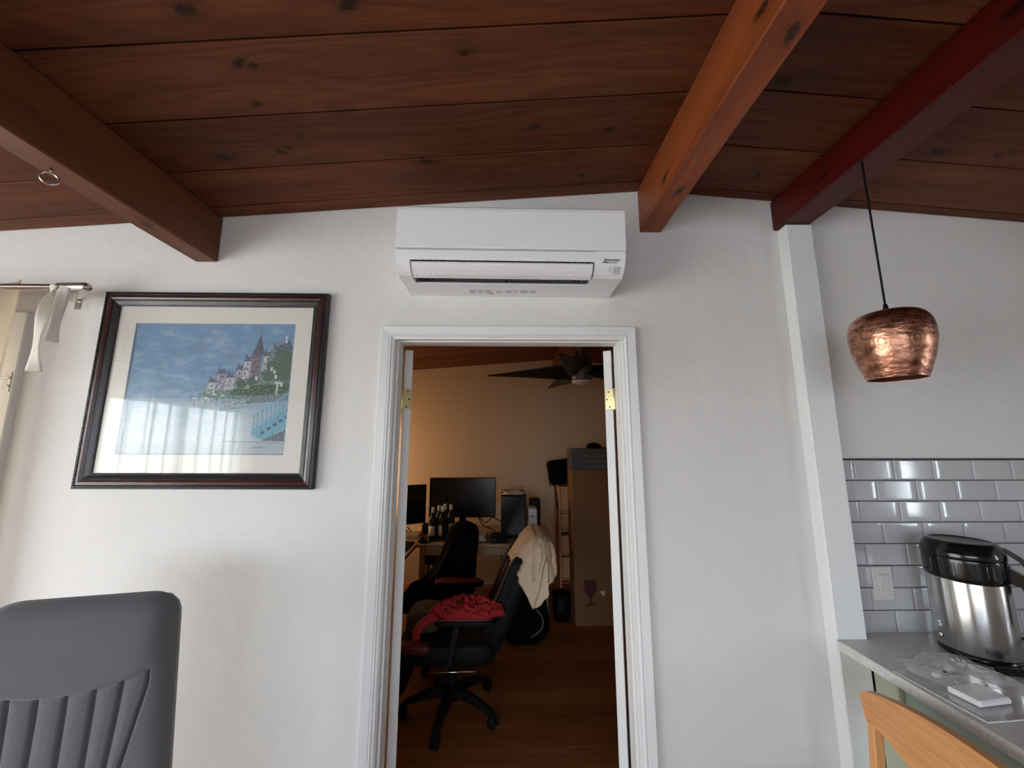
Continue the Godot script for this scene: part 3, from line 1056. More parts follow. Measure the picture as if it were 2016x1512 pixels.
# ------------------------------------------------------------------ air conditioner
func build_air_conditioner() -> void:
	var ac := thing("air_conditioner", "white wall-mounted split air conditioner above the doorway", "air conditioner", Vector3(0.012, 2.187, 0.0))
	ac.rotation_degrees.z = -0.5
	var X := Transform3D(Basis(Vector3(0, 0, 1), Vector3(0, 1, 0), Vector3(1, 0, 0)), Vector3.ZERO)   # (u, v, d) -> (z, y, x)
	var xl := -0.411
	var xr := 0.411
	var ol := -0.362
	var orr := 0.302
	# lower housing: full section at both ends, notched section between
	var low := PackedVector2Array([Vector2(0.001, 0.0), Vector2(0.186, 0.0), Vector2(0.204, 0.008), Vector2(0.223, 0.026), Vector2(0.236, 0.05), Vector2(0.2405, 0.0755), Vector2(0.001, 0.0755)])
	var notch := PackedVector2Array([Vector2(0.001, 0.0), Vector2(0.122, 0.0), Vector2(0.125, 0.003), Vector2(0.085, 0.03), Vector2(0.085, 0.066), Vector2(0.225, 0.066), Vector2(0.2315, 0.0425), Vector2(0.237, 0.05), Vector2(0.2405, 0.0755), Vector2(0.001, 0.0755)])
	var st := mb()
	extrude(st, low, xl, ol, X)
	extrude(st, notch, ol, orr, X)
	extrude(st, low, orr, xr, X)
	part(ac, "housing", st, M.ac_white)
	# upper housing behind the front panel
	st = mb()
	extrude(st, PackedVector2Array([Vector2(0.001, 0.0808), Vector2(0.236, 0.0808), Vector2(0.236, 0.235), Vector2(0.225, 0.247), Vector2(0.001, 0.247)]), xl + 0.004, xr - 0.004, X)
	part(ac, "upper_housing", st, M.ac_white)
	st = mb()
	var fp := PackedVector2Array([Vector2(0.237, 0.081), Vector2(0.2445, 0.0815), Vector2(0.247, 0.085), Vector2(0.2485, 0.16), Vector2(0.2475, 0.225), Vector2(0.2445, 0.238), Vector2(0.236, 0.2465), Vector2(0.222, 0.25), Vector2(0.20, 0.25), Vector2(0.20, 0.2475), Vector2(0.2265, 0.2475), Vector2(0.237, 0.2355)])
	extrude(st, fp, xl, xr, X)
	part(ac, "front_panel", st, M.ac_panel)
	# recessed grip line under the panel
	st = mb()
	span(st, Vector3(xl + 0.036, 0.0757, 0.2), Vector3(0.302, 0.0805, 0.226), 0.0005)
	part(ac, "seam", st, M.ac_white)
	st = mb()
	span(st, Vector3(0.306, 0.0757, 0.2), Vector3(xr - 0.002, 0.0795, 0.2415), 0.0008)
	part(ac, "panel_lip", st, M.ac_white)
	# air outlet: white throat, swing vane, black louvres packed close to darken the slot
	st = mb()
	extrude(st, PackedVector2Array([Vector2(0.1255, 0.004), Vector2(0.127, 0.0045), Vector2(0.0875, 0.0312), Vector2(0.0875, 0.0635), Vector2(0.2235, 0.0635), Vector2(0.2295, 0.0425), Vector2(0.231, 0.0427), Vector2(0.2247, 0.0655), Vector2(0.0855, 0.0655), Vector2(0.0855, 0.0302)]), ol + 0.001, orr - 0.001, X)
	part(ac, "air_outlet", st, M.ac_white)
	for s in [ol + 0.0006, orr - 0.0016]:
		st = mb()
		extrude(st, PackedVector2Array([Vector2(0.127, 0.0045), Vector2(0.188, 0.002), Vector2(0.222, 0.028), Vector2(0.2295, 0.042), Vector2(0.2235, 0.0635), Vector2(0.0875, 0.0635), Vector2(0.0875, 0.0312)]), s, s + 0.001, X)
		part(ac, "outlet_cheek", st, M.ac_white)
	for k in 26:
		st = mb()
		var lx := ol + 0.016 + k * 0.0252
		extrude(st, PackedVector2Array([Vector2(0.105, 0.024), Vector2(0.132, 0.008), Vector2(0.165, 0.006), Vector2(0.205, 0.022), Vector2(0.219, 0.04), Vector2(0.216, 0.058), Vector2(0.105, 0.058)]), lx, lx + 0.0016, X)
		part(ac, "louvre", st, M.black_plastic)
	st = mb()
	span(st, Vector3(ol + 0.01, 0.012, 0.139), Vector3(-0.022, 0.0155, 0.142), 0.001)
	span(st, Vector3(-0.012, 0.012, 0.139), Vector3(0.24, 0.0155, 0.142), 0.001)
	span(st, Vector3(-0.02, 0.0, 0.134), Vector3(-0.014, 0.03, 0.15), 0.001)
	span(st, Vector3(0.243, 0.002, 0.134), Vector3(0.247, 0.03, 0.15), 0.001)
	part(ac, "louvre_rail", st, M.black_plastic)
	st = mb()
	var vane := PackedVector2Array()
	var outer := [Vector2(0.2325, 0.0315), Vector2(0.228, 0.0235), Vector2(0.217, 0.0115), Vector2(0.200, 0.001), Vector2(0.179, -0.0035)]
	for p in outer:
		vane.append(p)
	for k in range(outer.size() - 1, -1, -1):
		vane.append(outer[k] + Vector2(-0.004, 0.006))
	extrude(st, vane, ol + 0.006, orr - 0.007, X)
	part(ac, "vane", st, M.ac_panel)
	# maker's mark: three lozenges and two lines of lettering on the sloping lower front
	var face_t := Transform3D(Basis(Vector3.RIGHT, 0.36), Vector3(0, 0, 0))
	st = mb()
	var c0 := Vector3(0.338, 0.0435, 0.2345)
	for k in 3:
		var a := PI / 2 + TAU * k / 3.0
		var d := Vector2(cos(a), sin(a))
		var n := d.orthogonal()
		var sp := PackedVector2Array([Vector2.ZERO, d * 0.0055 + n * 0.0032, d * 0.011, d * 0.0055 - n * 0.0032])
		extrude(st, sp, 0.0, 0.0008, Transform3D(face_t.basis, c0))
	part(ac, "maker_mark", st, M.ink)
	lettering(ac, "lettering", "MITSUBISHI", 0.0085, Transform3D(face_t.basis, Vector3(0.3665, 0.0475, 0.2366)), M.ink, true)
	lettering(ac, "lettering", "ELECTRIC", 0.0078, Transform3D(face_t.basis, Vector3(0.3635, 0.0398, 0.2330)), M.ink_pale, true)
	st = mb()
	box(st, Vector3.ZERO, Vector3(0.026, 0.027, 0.0014), 0.0005, Transform3D(Basis(Vector3.RIGHT, 0.74), Vector3(0.384, 0.0185, 0.2158)))
	part(ac, "receiver_window", st, M.ac_window)
	for k in [[0.357, 0.030], [0.3545, 0.0255], [0.362, 0.0255], [0.358, 0.0205], [0.357, 0.016]]:
		st = mb()
		box(st, Vector3.ZERO, Vector3(0.0045 if k[1] > 0.025 else 0.008, 0.0018, 0.001), 0.0002, Transform3D(Basis(Vector3.RIGHT, 0.74), Vector3(k[0], k[1] - 0.002, 0.1985 + k[1] * 0.95)))
		part(ac, "indicator_mark", st, M.ink_pale)
	# printed notices under the unit
	st = mb()
	for row in 4:
		for seg in [[-0.165, -0.135], [-0.132, -0.108], [-0.104, -0.07], [-0.022, 0.012], [0.016, 0.03], [0.038, 0.075], [0.078, 0.106]]:
			if row == 3 and seg[0] > -0.06:
				continue
			span(st, Vector3(seg[0] + 0.003 * ((row * 3) % 2), -0.0006, 0.062 - row * 0.009), Vector3(seg[1] - 0.004 * (row % 3), 0.0002, 0.0655 - row * 0.009), 0.0)
	span(st, Vector3(-0.084, -0.0007, 0.028), Vector3(-0.068, 0.0002, 0.036), 0.0)
	part(ac, "printed_notice", st, M.ink_pale).set_meta("kind", "stuff")
	st = mb(true)
	var ring := []
	for k in 21:
		var a := TAU * k / 20.0
		ring.append(Vector3(-0.043 + 0.012 * cos(a), -0.0002, 0.052 + 0.012 * sin(a)))
	tube(st, ring, 0.0008, 6, false)
	part(ac, "approval_mark", st, M.ink)

# ------------------------------------------------------------------ framed picture
func build_picture() -> void:
	var p := thing("framed_picture", "dark framed beach town painting with white mat, hanging between doorway and curtained window", "picture", Vector3(-1.178, 1.802, 0.0))
	p.rotation_degrees.z = -0.2
	var w := 0.4475
	var h := 0.3885
	var rect := [-w, -h, w, h]
	for k in 4:
		var st := mb()
		ring_side(st, [Vector2(0, 0.002), Vector2(0, 0.022), Vector2(0.003, 0.026), Vector2(0.010, 0.027), Vector2(0.0125, 0.024)], rect, k)
		var rail := part(p, "frame_rail", st, M.frame_black)
		st = mb()
		ring_side(st, [Vector2(0.0125, 0.024), Vector2(0.016, 0.0275), Vector2(0.026, 0.0295), Vector2(0.034, 0.027), Vector2(0.0365, 0.023)], rect, k)
		part(rail, "mahogany_band", st, M.frame_mahogany)
		st = mb()
		ring_side(st, [Vector2(0.0365, 0.023), Vector2(0.039, 0.0245), Vector2(0.052, 0.018), Vector2(0.0585, 0.0165), Vector2(0.0585, 0.008)], rect, k)
		part(rail, "inner_lip", st, M.frame_black)
		# rows of small beads on the outer and inner edge
		st = mb()
		for e in [[0.0065, 0.0275, 0.0042], [0.0555, 0.0175, 0.0034]]:
			var a := Vector2(-w + e[0], -h + e[0])
			var b := -a
			var n := int(((b.x - a.x) if k % 2 == 0 else (b.y - a.y)) / 0.0072)
			for i in n + 1:
				var t := float(i) / n
				var q: Vector3
				match k:
					0: q = Vector3(lerpf(a.x, b.x, t), a.y, e[1])
					1: q = Vector3(b.x, lerpf(a.y, b.y, t), e[1])
					2: q = Vector3(lerpf(a.x, b.x, t), b.y, e[1])
					_: q = Vector3(a.x, lerpf(a.y, b.y, t), e[1])
				box(st, q, Vector3.ONE * e[2], 0.0012)
		var bead := part(rail, "beading", st, M.frame_bead)
		bead.set_meta("kind", "stuff")
	# mat board with bevelled window
	var iw := 0.316
	var ih := 0.2585
	for k in 4:
		var st := mb()
		ring_side(st, [Vector2(0.05, 0.0105), Vector2(w - iw - 0.004, 0.0105)], [-w, -h, w, h], k)
		part(p, "mat_board", st, M.mat_board)
		st = mb()
		ring_side(st, [Vector2(0, 0.0105), Vector2(0.005, 0.0065)], [-iw - 0.004, -ih - 0.004, iw + 0.004, ih + 0.004], k)
		part(p, "mat_bevel", st, M.mat_edge)
	var st := mb()
	uvf = func(q: Vector3) -> Vector2: return Vector2((q.x + iw) / (2 * iw), (ih - q.y) / (2 * ih))
	span(st, Vector3(-iw, -ih, 0.003), Vector3(iw, ih, 0.006), 0.0)
	part(p, "painting", st, M.painting)
	uv_grain(Vector3.RIGHT)
	st = mb()
	span(st, Vector3(-w + 0.056, -h + 0.056, 0.0115), Vector3(w - 0.056, h - 0.056, 0.0135), 0.0)
	part(p, "glass", st, M.picture_glass)
	st = mb()
	span(st, Vector3(-w + 0.006, -h + 0.006, 0.0005), Vector3(w - 0.006, h - 0.006, 0.0029), 0.0)
	part(p, "backing", st, M.cardboard)

# ------------------------------------------------------------------ curtains
func build_curtains() -> void:
	var rod := thing("curtain_rod", "short brushed metal curtain rod above the small window with two loose ties", "curtain rod", Vector3(0, 2.178, 0.1))
	var st := mb(true)
	tube(st, [Vector3(-3.2, 0, 0), Vector3(-1.70, 0, 0)], 0.0105, 14)
	part(rod, "rod", st, M.brushed_nickel)
	st = mb(true)
	tube(st, [Vector3(-1.72, 0, 0), Vector3(-1.718, 0, 0), Vector3(-1.62, 0, 0), Vector3(-1.612, 0, 0), Vector3(-1.608, 0, 0)], [0.0145, 0.017, 0.017, 0.015, 0.007], 16)
	part(rod, "end_cap", st, M.brushed_nickel)
	st = mb()
	span(st, Vector3(-1.766, -0.055, -0.1), Vector3(-1.742, -0.012, -0.097), 0.001)
	span(st, Vector3(-1.758, -0.02, -0.097), Vector3(-1.750, -0.013, 0.0), 0.001)
	part(rod, "bracket", st, M.brushed_nickel)
	# two loose ties over the rod
	var ties := [["twisted long cream fabric tie hanging over the curtain rod", -1.722, 0.385, 0.036, 1.0], ["short cream fabric tie hanging over the curtain rod beside the longer one", -1.682, 0.275, 0.034, -0.5]]
	for t in ties:
		var tie := thing("curtain_tie", t[0], "curtain tie", Vector3(t[1], 2.178, 0.1), "loose curtain ties")
		var ln: float = t[2]
		st = mb(true)
		var f := func(u: float, v: float) -> Vector3:
			var s := -0.10 + v * (ln + 0.10)         # over the rod, then down
			var c: Vector3
			var tw := 0.0
			if s < 0.0:
				c = Vector3(0, -0.02 + 0.35 * s, -0.0155)
			elif s < 0.05:
				var a := PI * s / 0.05
				c = Vector3(0, 0.0155 * sin(a) - 0.004, -0.0155 * cos(a))
			else:
				c = Vector3(-0.010 * t[4] * sin((s - 0.05) * 9.0), -(s - 0.05), 0.0155 + 0.012 * sin((s - 0.05) * 7.0))
				tw = t[4] * 3.4 * sin((s - 0.05) / ln * 2.6)
			var flare := 1.0 + 0.5 * maxf(0.0, v - 0.8) * 5.0 * 0.5
			return c + Vector3(cos(tw), 0.0, sin(tw)) * (u - 0.5) * t[3] * flare
		cloth(st, 4, 40, f, 0.0016)
		part(tie, "strip", st, M.tie_cloth)
	# curtain panel at the edge of the small window
	var c := thing("window_curtain", "beige linen curtain gathered at the small window", "curtain", Vector3(0, 0, 0.1))
	st = mb(true)
	var g := func(u: float, v: float) -> Vector3:
		var x := lerpf(-2.5, -1.872 - 0.02 * v + 0.09 * v * v, u)
		var y := lerpf(2.196, 0.06, v)
		return Vector3(x + 0.008 * sin(u * 60.0 + v * 3.0), y + (0.012 * sin(u * 40.0) if v == 0.0 else 0.0), 0.022 * sin(u * 44.0) * (0.55 + 0.45 * v) + 0.002)
	cloth(st, 90, 24, g, 0.0015)
	part(c, "panel", st, M.linen)
	# sheers of the patio door
	var sr := thing("curtain_rod", "long metal curtain rod above the patio door", "curtain rod", Vector3(-3.8, 2.2, 2.52))
	st = mb(true)
	tube(st, [Vector3(0, 0, -1.95), Vector3(0, 0, 1.95)], 0.0105, 12)
	part(sr, "rod", st, M.brushed_nickel)
	for k in 3:
		st = mb()
		span(st, Vector3(-0.1, -0.015, -1.9 + k * 1.9), Vector3(0.0, -0.010, -1.89 + k * 1.9), 0.001)
		part(sr, "bracket", st, M.brushed_nickel)
	for r in [[0.62, 2.55, "sheer white curtain over the picture end of the patio door"], [2.56, 4.45, "sheer white curtain over the far end of the patio door"]]:
		var q := thing("sheer_curtain", r[2], "curtain", Vector3(-3.8, 0, 0), "sheer patio door curtains")
		st = mb(true)
		var s := func(u: float, v: float) -> Vector3:
			var z := lerpf(r[0], r[1], u)
			return Vector3(0.055 * sin(u * 58.0 + 0.9 * sin(u * 9.0)) * (0.7 + 0.3 * v), lerpf(2.185, 0.02, v), z + 0.032 * sin(u * 116.0 + 1.8 * sin(u * 9.0)))
		cloth(st, 190, 6, s, 0.001)
		part(q, "panel", st, M.sheer)
	# amber curtain of the office window
	var ac := thing("office_curtain", "amber curtain drawn over the office window", "curtain", Vector3(-2.08, 0, 0))
	st = mb(true)
	var o := func(u: float, v: float) -> Vector3:
		return Vector3(0.008 * sin(u * 70.0), lerpf(1.9, 0.8, v), lerpf(-2.95, -1.95, u))
	cloth(st, 80, 4, o, 0.0015)
	part(ac, "panel", st, M.amber_curtain)

# ------------------------------------------------------------------ grey upholstered chair
func build_grey_chair() -> void:
	var ch := thing("upholstered_chair", "grey velvet chair with a channel-tufted high back beside the wall", "chair", Vector3(-1.045, 0, 0.487))
	ch.rotation_degrees.y = 12.7
	var y0 := 0.50
	var y1 := 1.212
	var half := func(y: float, side: float) -> float:
		var hw := lerpf(0.252, 0.208, clampf((y - y0) / (y1 - y0), 0, 1))
		var r := 0.055
		if side < 0.0:
			r = 0.105
		if y > y1 - r:
			hw = hw - r + sqrt(maxf(0.0, r * r - pow(y - (y1 - r), 2)))
		return hw
	var shape := func(u: float, v: float, side: float) -> Vector3:
		var s := u * 2 - 1
		s = signf(s) * (1 - pow(1 - absf(s), 1.25))
		var y := y0 + (y1 - y0) * (1 - pow(1 - v, 1.15))
		var hw: float = half.call(y, s)
		var x := s * hw
		var edge := pow(maxf(0.0, 1 - pow(absf(s), 12)), 0.5) * pow(maxf(0.0, 1 - pow(clampf((y - y1 + 0.09) / 0.09, 0, 1), 3)), 0.5)
		var z := 0.045 * edge
		if side > 0:
			var seam := 1.008 + 0.040 * pow(absf(x) / 0.184, 2.0)
			var top_bulge := 0.014 * exp(-pow((y - 1.11) / 0.07, 2))
			var t := clampf((y - y0) / 0.52, 0, 1)
			var d := 1e9
			for L in [0.027, 0.080, 0.132, 0.184]:
				var lx: float = lerpf(L - 0.10 * pow(L / 0.184, 3), L, t)
				d = minf(d, minf(absf(x - lx), absf(x + lx)))
			var groove := 0.0
			if y < seam:
				groove = 0.010 * exp(-pow(d / 0.0042, 2)) - 0.003 * clampf(d / 0.02, 0, 1) + 0.010
			groove = maxf(groove, 0.012 * exp(-pow((y - seam) / 0.0045, 2)) * clampf((0.19 - absf(x)) / 0.01, 0, 1))
			if absf(x) > lerpf(0.084, 0.184, t) + 0.005 and y < seam:
				groove = 0.010 * exp(-pow(d / 0.0042, 2))
			z += top_bulge * edge - groove * edge
		return Vector3(x, y, z * side)
	var st := mb(true)
	grid(st, 230, 180, func(u: float, v: float) -> Vector3: return shape.call(u, v, 1.0))
	grid(st, 40, 30, func(u: float, v: float) -> Vector3: return shape.call(u, v, -1.0), true)
	part(ch, "backrest", st, M.velvet)
	st = mb(true)
	pillow(st, Vector3(0, 0.465, 0.24), Vector3(0.52, 0.12, 0.52), 0.35)
	part(ch, "seat", st, M.velvet)
	for q in [[-0.22, 0.03], [0.22, 0.03], [-0.22, 0.45], [0.22, 0.45]]:
		st = mb(true)
		tube(st, [Vector3(q[0] * 0.95, 0.42, q[1]), Vector3(q[0] * 1.05, 0.0, q[1] * 1.04)], [0.018, 0.011], 12)
		part(ch, "leg", st, M.black_matte)

# ------------------------------------------------------------------ kitchen peninsula
func build_kitchen() -> void:
	var c := thing("countertop", "pale grey quartz countertop of the kitchen peninsula", "countertop")
	var st := mb()
	var T := Transform3D(Basis(Vector3(1, 0, 0), Vector3(0, 0, 1), Vector3(0, 1, 0)), Vector3.ZERO)
	var outline := PackedVector2Array([Vector2(1.163, 0.0555), Vector2(1.2765, 0.0555), Vector2(1.2765, 0.0), Vector2(2.9, 0.0), Vector2(2.9, 0.63), Vector2(1.95, 0.63), Vector2(1.95, 1.66), Vector2(1.92, 1.69), Vector2(1.193, 1.69), Vector2(1.163, 1.66)])
	extrude(st, outline, 0.869, 0.8985, T)
	var inner := PackedVector2Array()
	for p in Geometry2D.offset_polygon(outline, -0.0015)[0]:
		inner.append(p)
	extrude(st, inner, 0.898, 0.9, T)
	part(c, "slab", st, M.quartz)
	var b := thing("base_cabinet", "sage green base cabinet under the peninsula", "cabinet", Vector3.ZERO)
	st = mb()
	span(st, Vector3(1.30, 0.1, 0.06), Vector3(1.9, 0.869, 1.64), 0.002)
	part(b, "body", st, M.cabinet_green)
	st = mb()
	span(st, Vector3(1.278, 0.0, 0.0565), Vector3(1.30, 0.869, 0.138), 0.002)
	part(b, "filler_strip", st, M.cabinet_filler)
	st = mb()
	span(st, Vector3(1.33, 0.0, 0.08), Vector3(1.87, 0.1, 1.6), 0.002)
	part(b, "plinth", st, M.black_matte)
	for r in [[0.168, 0.66], [0.664, 1.15], [1.154, 1.638]]:
		st = mb()
		span(st, Vector3(1.281, 0.11, r[0]), Vector3(1.30, 0.86, r[1]), 0.002)
		part(b, "side_panel", st, M.cabinet_green)
	var b2 := thing("base_cabinet", "sage green base cabinet under the tiled wall counter", "cabinet", Vector3.ZERO)
	st = mb()
	span(st, Vector3(1.955, 0.1, 0.005), Vector3(2.88, 0.869, 0.57), 0.002)
	part(b2, "body", st, M.cabinet_green)
	for r in [[1.96, 2.41], [2.42, 2.875]]:
		st = mb()
		span(st, Vector3(r[0], 0.12, 0.571), Vector3(r[1], 0.86, 0.59), 0.002)
		var d := part(b2, "door", st, M.cabinet_green)
		st = mb(true)
		tube(st, [Vector3(r[0] + 0.05, 0.7, 0.591), Vector3(r[0] + 0.05, 0.7, 0.612), Vector3(r[0] + 0.05, 0.82, 0.612), Vector3(r[0] + 0.05, 0.82, 0.591)], 0.005, 8)
		part(d, "handle", st, M.brushed_nickel)
	st = mb()
	span(st, Vector3(1.96, 0.0, 0.01), Vector3(2.87, 0.1, 0.52), 0.002)
	part(b2, "plinth", st, M.black_matte)
	# light switch on the tiles
	var s := thing("light_switch", "white rocker light switch plate on the tiled wall", "light switch", Vector3(1.397, 1.0715, 0.0105))
	st = mb()
	box(st, Vector3(0, 0, 0.003), Vector3(0.074, 0.117, 0.006), 0.0025)
	part(s, "plate", st, M.switch_white)
	st = mb()
	box(st, Vector3(0, 0, 0.0065), Vector3(0.036, 0.068, 0.002), 0.0006)
	part(s, "bezel", st, M.switch_white)
	st = mb()
	box(st, Vector3(0, 0, 0.0), Vector3(0.031, 0.062, 0.006), 0.001, Transform3D(Basis(Vector3.RIGHT, 0.05), Vector3(0, 0, 0.0075)))
	part(s, "rocker", st, M.switch_white)
	for k in [-0.047, 0.047]:
		st = mb(true)
		lathe(st, [Vector2(0.003, 0), Vector2(0.0025, 0.0008), Vector2(0, 0.001)], 10, Transform3D(Basis(Vector3(1, 0, 0), Vector3(0, 0, 1), Vector3(0, -1, 0)), Vector3(0, k, 0.006)))
		part(s, "screw", st, M.ac_window)
	# water distiller
	var w := thing("water_distiller", "stainless steel water distiller with a black lid on the counter", "water distiller", Vector3(1.553, 0.9, 0.152))
	st = mb(true)
	lathe(st, [Vector2(0, 0.001), Vector2(0.0896, 0.001), Vector2(0.0921, 0.004), Vector2(0.0921, 0.018), Vector2(0.0845, 0.02), Vector2(0, 0.02)], 64)
	part(w, "base_ring", st, M.black_plastic)
	st = mb(true)
	lathe(st, [Vector2(0.0845, 0.0201), Vector2(0.0934, 0.021), Vector2(0.0951, 0.024), Vector2(0.0951, 0.13), Vector2(0.0951, 0.236), Vector2(0.0938, 0.24), Vector2(0.0845, 0.24)], 96)
	part(w, "steel_body", st, M.steel)
	st = mb(true)
	lathe(st, smooth_profile([Vector2(0.0952, 0.2405), Vector2(0.0968, 0.246), Vector2(0.0978, 0.26), Vector2(0.0978, 0.30), Vector2(0.0968, 0.308)], 4), 64)
	part(w, "collar", st, M.black_plastic)
	for k in 40:
		var a := TAU * k / 40.0
		if sin(a) < -0.2:
			continue
		st = mb()
		box(st, Vector3(0.0975, 0.276, 0), Vector3(0.003, 0.04, 0.006), 0.001, Transform3D(Basis(Vector3.UP, -a), Vector3.ZERO))
		part(w, "fin", st, M.black_plastic)
	st = mb(true)
	lathe(st, smooth_profile([Vector2(0.0968, 0.309), Vector2(0.0985, 0.312), Vector2(0.0975, 0.326), Vector2(0.090, 0.345), Vector2(0.0818, 0.356), Vector2(0.0734, 0.3585), Vector2(0.0683, 0.355), Vector2(0.0423, 0.351), Vector2(0, 0.35)], 5), 64)
	var lid := part(w, "lid", st, M.black_plastic)
	var side := Vector3(0.67, 0, 0.742)           # the handle stands out to the right
	var across := side.cross(Vector3.UP)
	var H := Transform3D(Basis(side, Vector3.UP, across), Vector3.ZERO)
	st = mb()
	extrude(st, PackedVector2Array([Vector2(0.05, 0.353), Vector2(0.10, 0.345), Vector2(0.128, 0.322), Vector2(0.15, 0.272), Vector2(0.14, 0.268), Vector2(0.118, 0.312), Vector2(0.094, 0.333), Vector2(0.05, 0.341)]), -0.017, 0.017, H)
	part(lid, "lever", st, M.black_plastic)
	st = mb()
	extrude(st, PackedVector2Array([Vector2(0.092, 0.292), Vector2(0.125, 0.27), Vector2(0.155, 0.262), Vector2(0.20, 0.262), Vector2(0.222, 0.24), Vector2(0.225, 0.09), Vector2(0.205, 0.085), Vector2(0.20, 0.205), Vector2(0.165, 0.196), Vector2(0.125, 0.206), Vector2(0.112, 0.236), Vector2(0.092, 0.242)]), -0.02, 0.02, H)
	part(w, "handle", st, M.black_plastic)
	var dirl := Vector3(-0.97, 0, -0.2).normalized()
	var tang := dirl.cross(Vector3.UP)
	st = mb(true)
	lathe(st, [Vector2(0.0085, 0), Vector2(0.0075, 0.0015), Vector2(0, 0.002)], 18, Transform3D(Basis(tang, dirl, -Vector3.UP), dirl * 0.0945 + Vector3(0, 0.052, 0)))
	var pl := part(w, "switch", st, M.black_matte)
	st = mb(true)
	lathe(st, [Vector2(0.0055, 0), Vector2(0.005, 0.003), Vector2(0, 0.004)], 16, Transform3D(Basis(tang, dirl, -Vector3.UP), dirl * 0.0955 + Vector3(0, 0.052, 0)))
	part(pl, "button", st, M.white_plastic)
	st = mb()
	bar(st, dirl * 0.0958 + Vector3(0, 0.094, 0) - tang * 0.005, dirl * 0.0958 + Vector3(0, 0.094, 0) + tang * 0.005, 0.0014, 0.0016, 0.0)
	bar(st, dirl * 0.0958 + Vector3(0, 0.094, 0) + tang * 0.005, dirl * 0.0958 + Vector3(0, 0.080, 0) - tang * 0.005, 0.0014, 0.0016, 0.0)
	bar(st, dirl * 0.0958 + Vector3(0, 0.080, 0) - tang * 0.005, dirl * 0.0958 + Vector3(0, 0.080, 0) + tang * 0.005, 0.0014, 0.0016, 0.0)
	part(w, "mark", st, M.white_plastic)
	# clear sheet, bag of fittings, white adapter and black plug in front of it
	var sh := thing("plastic_sheet", "thin clear plastic sheet lying at the counter edge", "plastic sheet", Vector3(0, 0.901, 0))
	st = mb()
	extrude(st, PackedVector2Array([Vector2(1.170, 0.25), Vector2(1.186, 0.462), Vector2(1.30, 0.452), Vector2(1.42, 0.43), Vector2(1.36, 0.20)]), 0.0, 0.0015, T)
	part(sh, "sheet", st, M.clear_plastic)
	st = mb(true)
	tube(st, [Vector3(1.169, 0.002, 0.248), Vector3(1.185, 0.002, 0.464), Vector3(1.30, 0.002, 0.454), Vector3(1.42, 0.002, 0.432)], 0.0016, 6)
	part(sh, "edge", st, M.white_plastic)
	var bag := thing("plastic_bag", "crumpled clear plastic bag of small fittings beside the distiller", "plastic bag", Vector3(0, 0.9045, 0))
	var nz := FastNoiseLite.new()
	nz.seed = 77
	nz.frequency = 14.0
	nz.fractal_octaves = 3
	nz.fractal_type = FastNoiseLite.FRACTAL_RIDGED
	st = mb(true)
	var f := func(u: float, v: float) -> Vector3:
		var x := lerpf(1.225, 1.46, u) + 0.012 * sin(v * 9.0)
		var z := lerpf(0.40, 0.235, v) - 0.03 * u + 0.012 * sin(u * 8.0)
		var e := pow(sin(PI * clampf(u, 0.0, 1.0)) * sin(PI * clampf(v, 0.0, 1.0)), 0.5)
		return Vector3(x, 0.002 + e * (0.014 + 0.016 * nz.get_noise_2d(x, z)), z - 0.05)
	grid(st, 48, 32, f)
	part(bag, "film", st, M.clear_plastic)
	for k in 5:
		st = mb(true)
		pillow(st, Vector3(1.26 + 0.035 * k, 0.007, 0.285 - 0.012 * k + 0.012 * sin(k * 3.0)), Vector3(0.022, 0.012, 0.014), 0.7, Transform3D.IDENTITY, 0.0, 12, 8)
		part(bag, "fitting", st, M.white_plastic if k % 2 == 0 else M.steel)
	var ad := thing("power_adapter", "small white rectangular adapter block lying on the plastic sheet", "adapter", Vector3(1.275, 0.9035, 0.375))
	ad.rotation_degrees.y = 8
	st = mb()
	box(st, Vector3(0, 0.0085, 0), Vector3(0.105, 0.016, 0.07), 0.004)
	part(ad, "block", st, M.white_plastic)
	var pg := Node3D.new()
	pg.name = "power_cord"
	w.add_child(pg)
	pg.position = Vector3(-1.553, 0, -0.152)
	st = mb(true)
	tube(st, curve([Vector3(1.52, 0.011, 0.275), Vector3(1.60, 0.011, 0.30), Vector3(1.70, 0.007, 0.29), Vector3(1.80, 0.0045, 0.20), Vector3(1.82, 0.0045, 0.06)], 8), 0.0042, 8)
	part(pg, "cable", st, M.black_matte)
	st = mb()
	bar(st, Vector3(1.47, 0.011, 0.262), Vector3(1.535, 0.011, 0.278), 0.02, 0.018, 0.004)
	part(pg, "plug", st, M.black_matte)

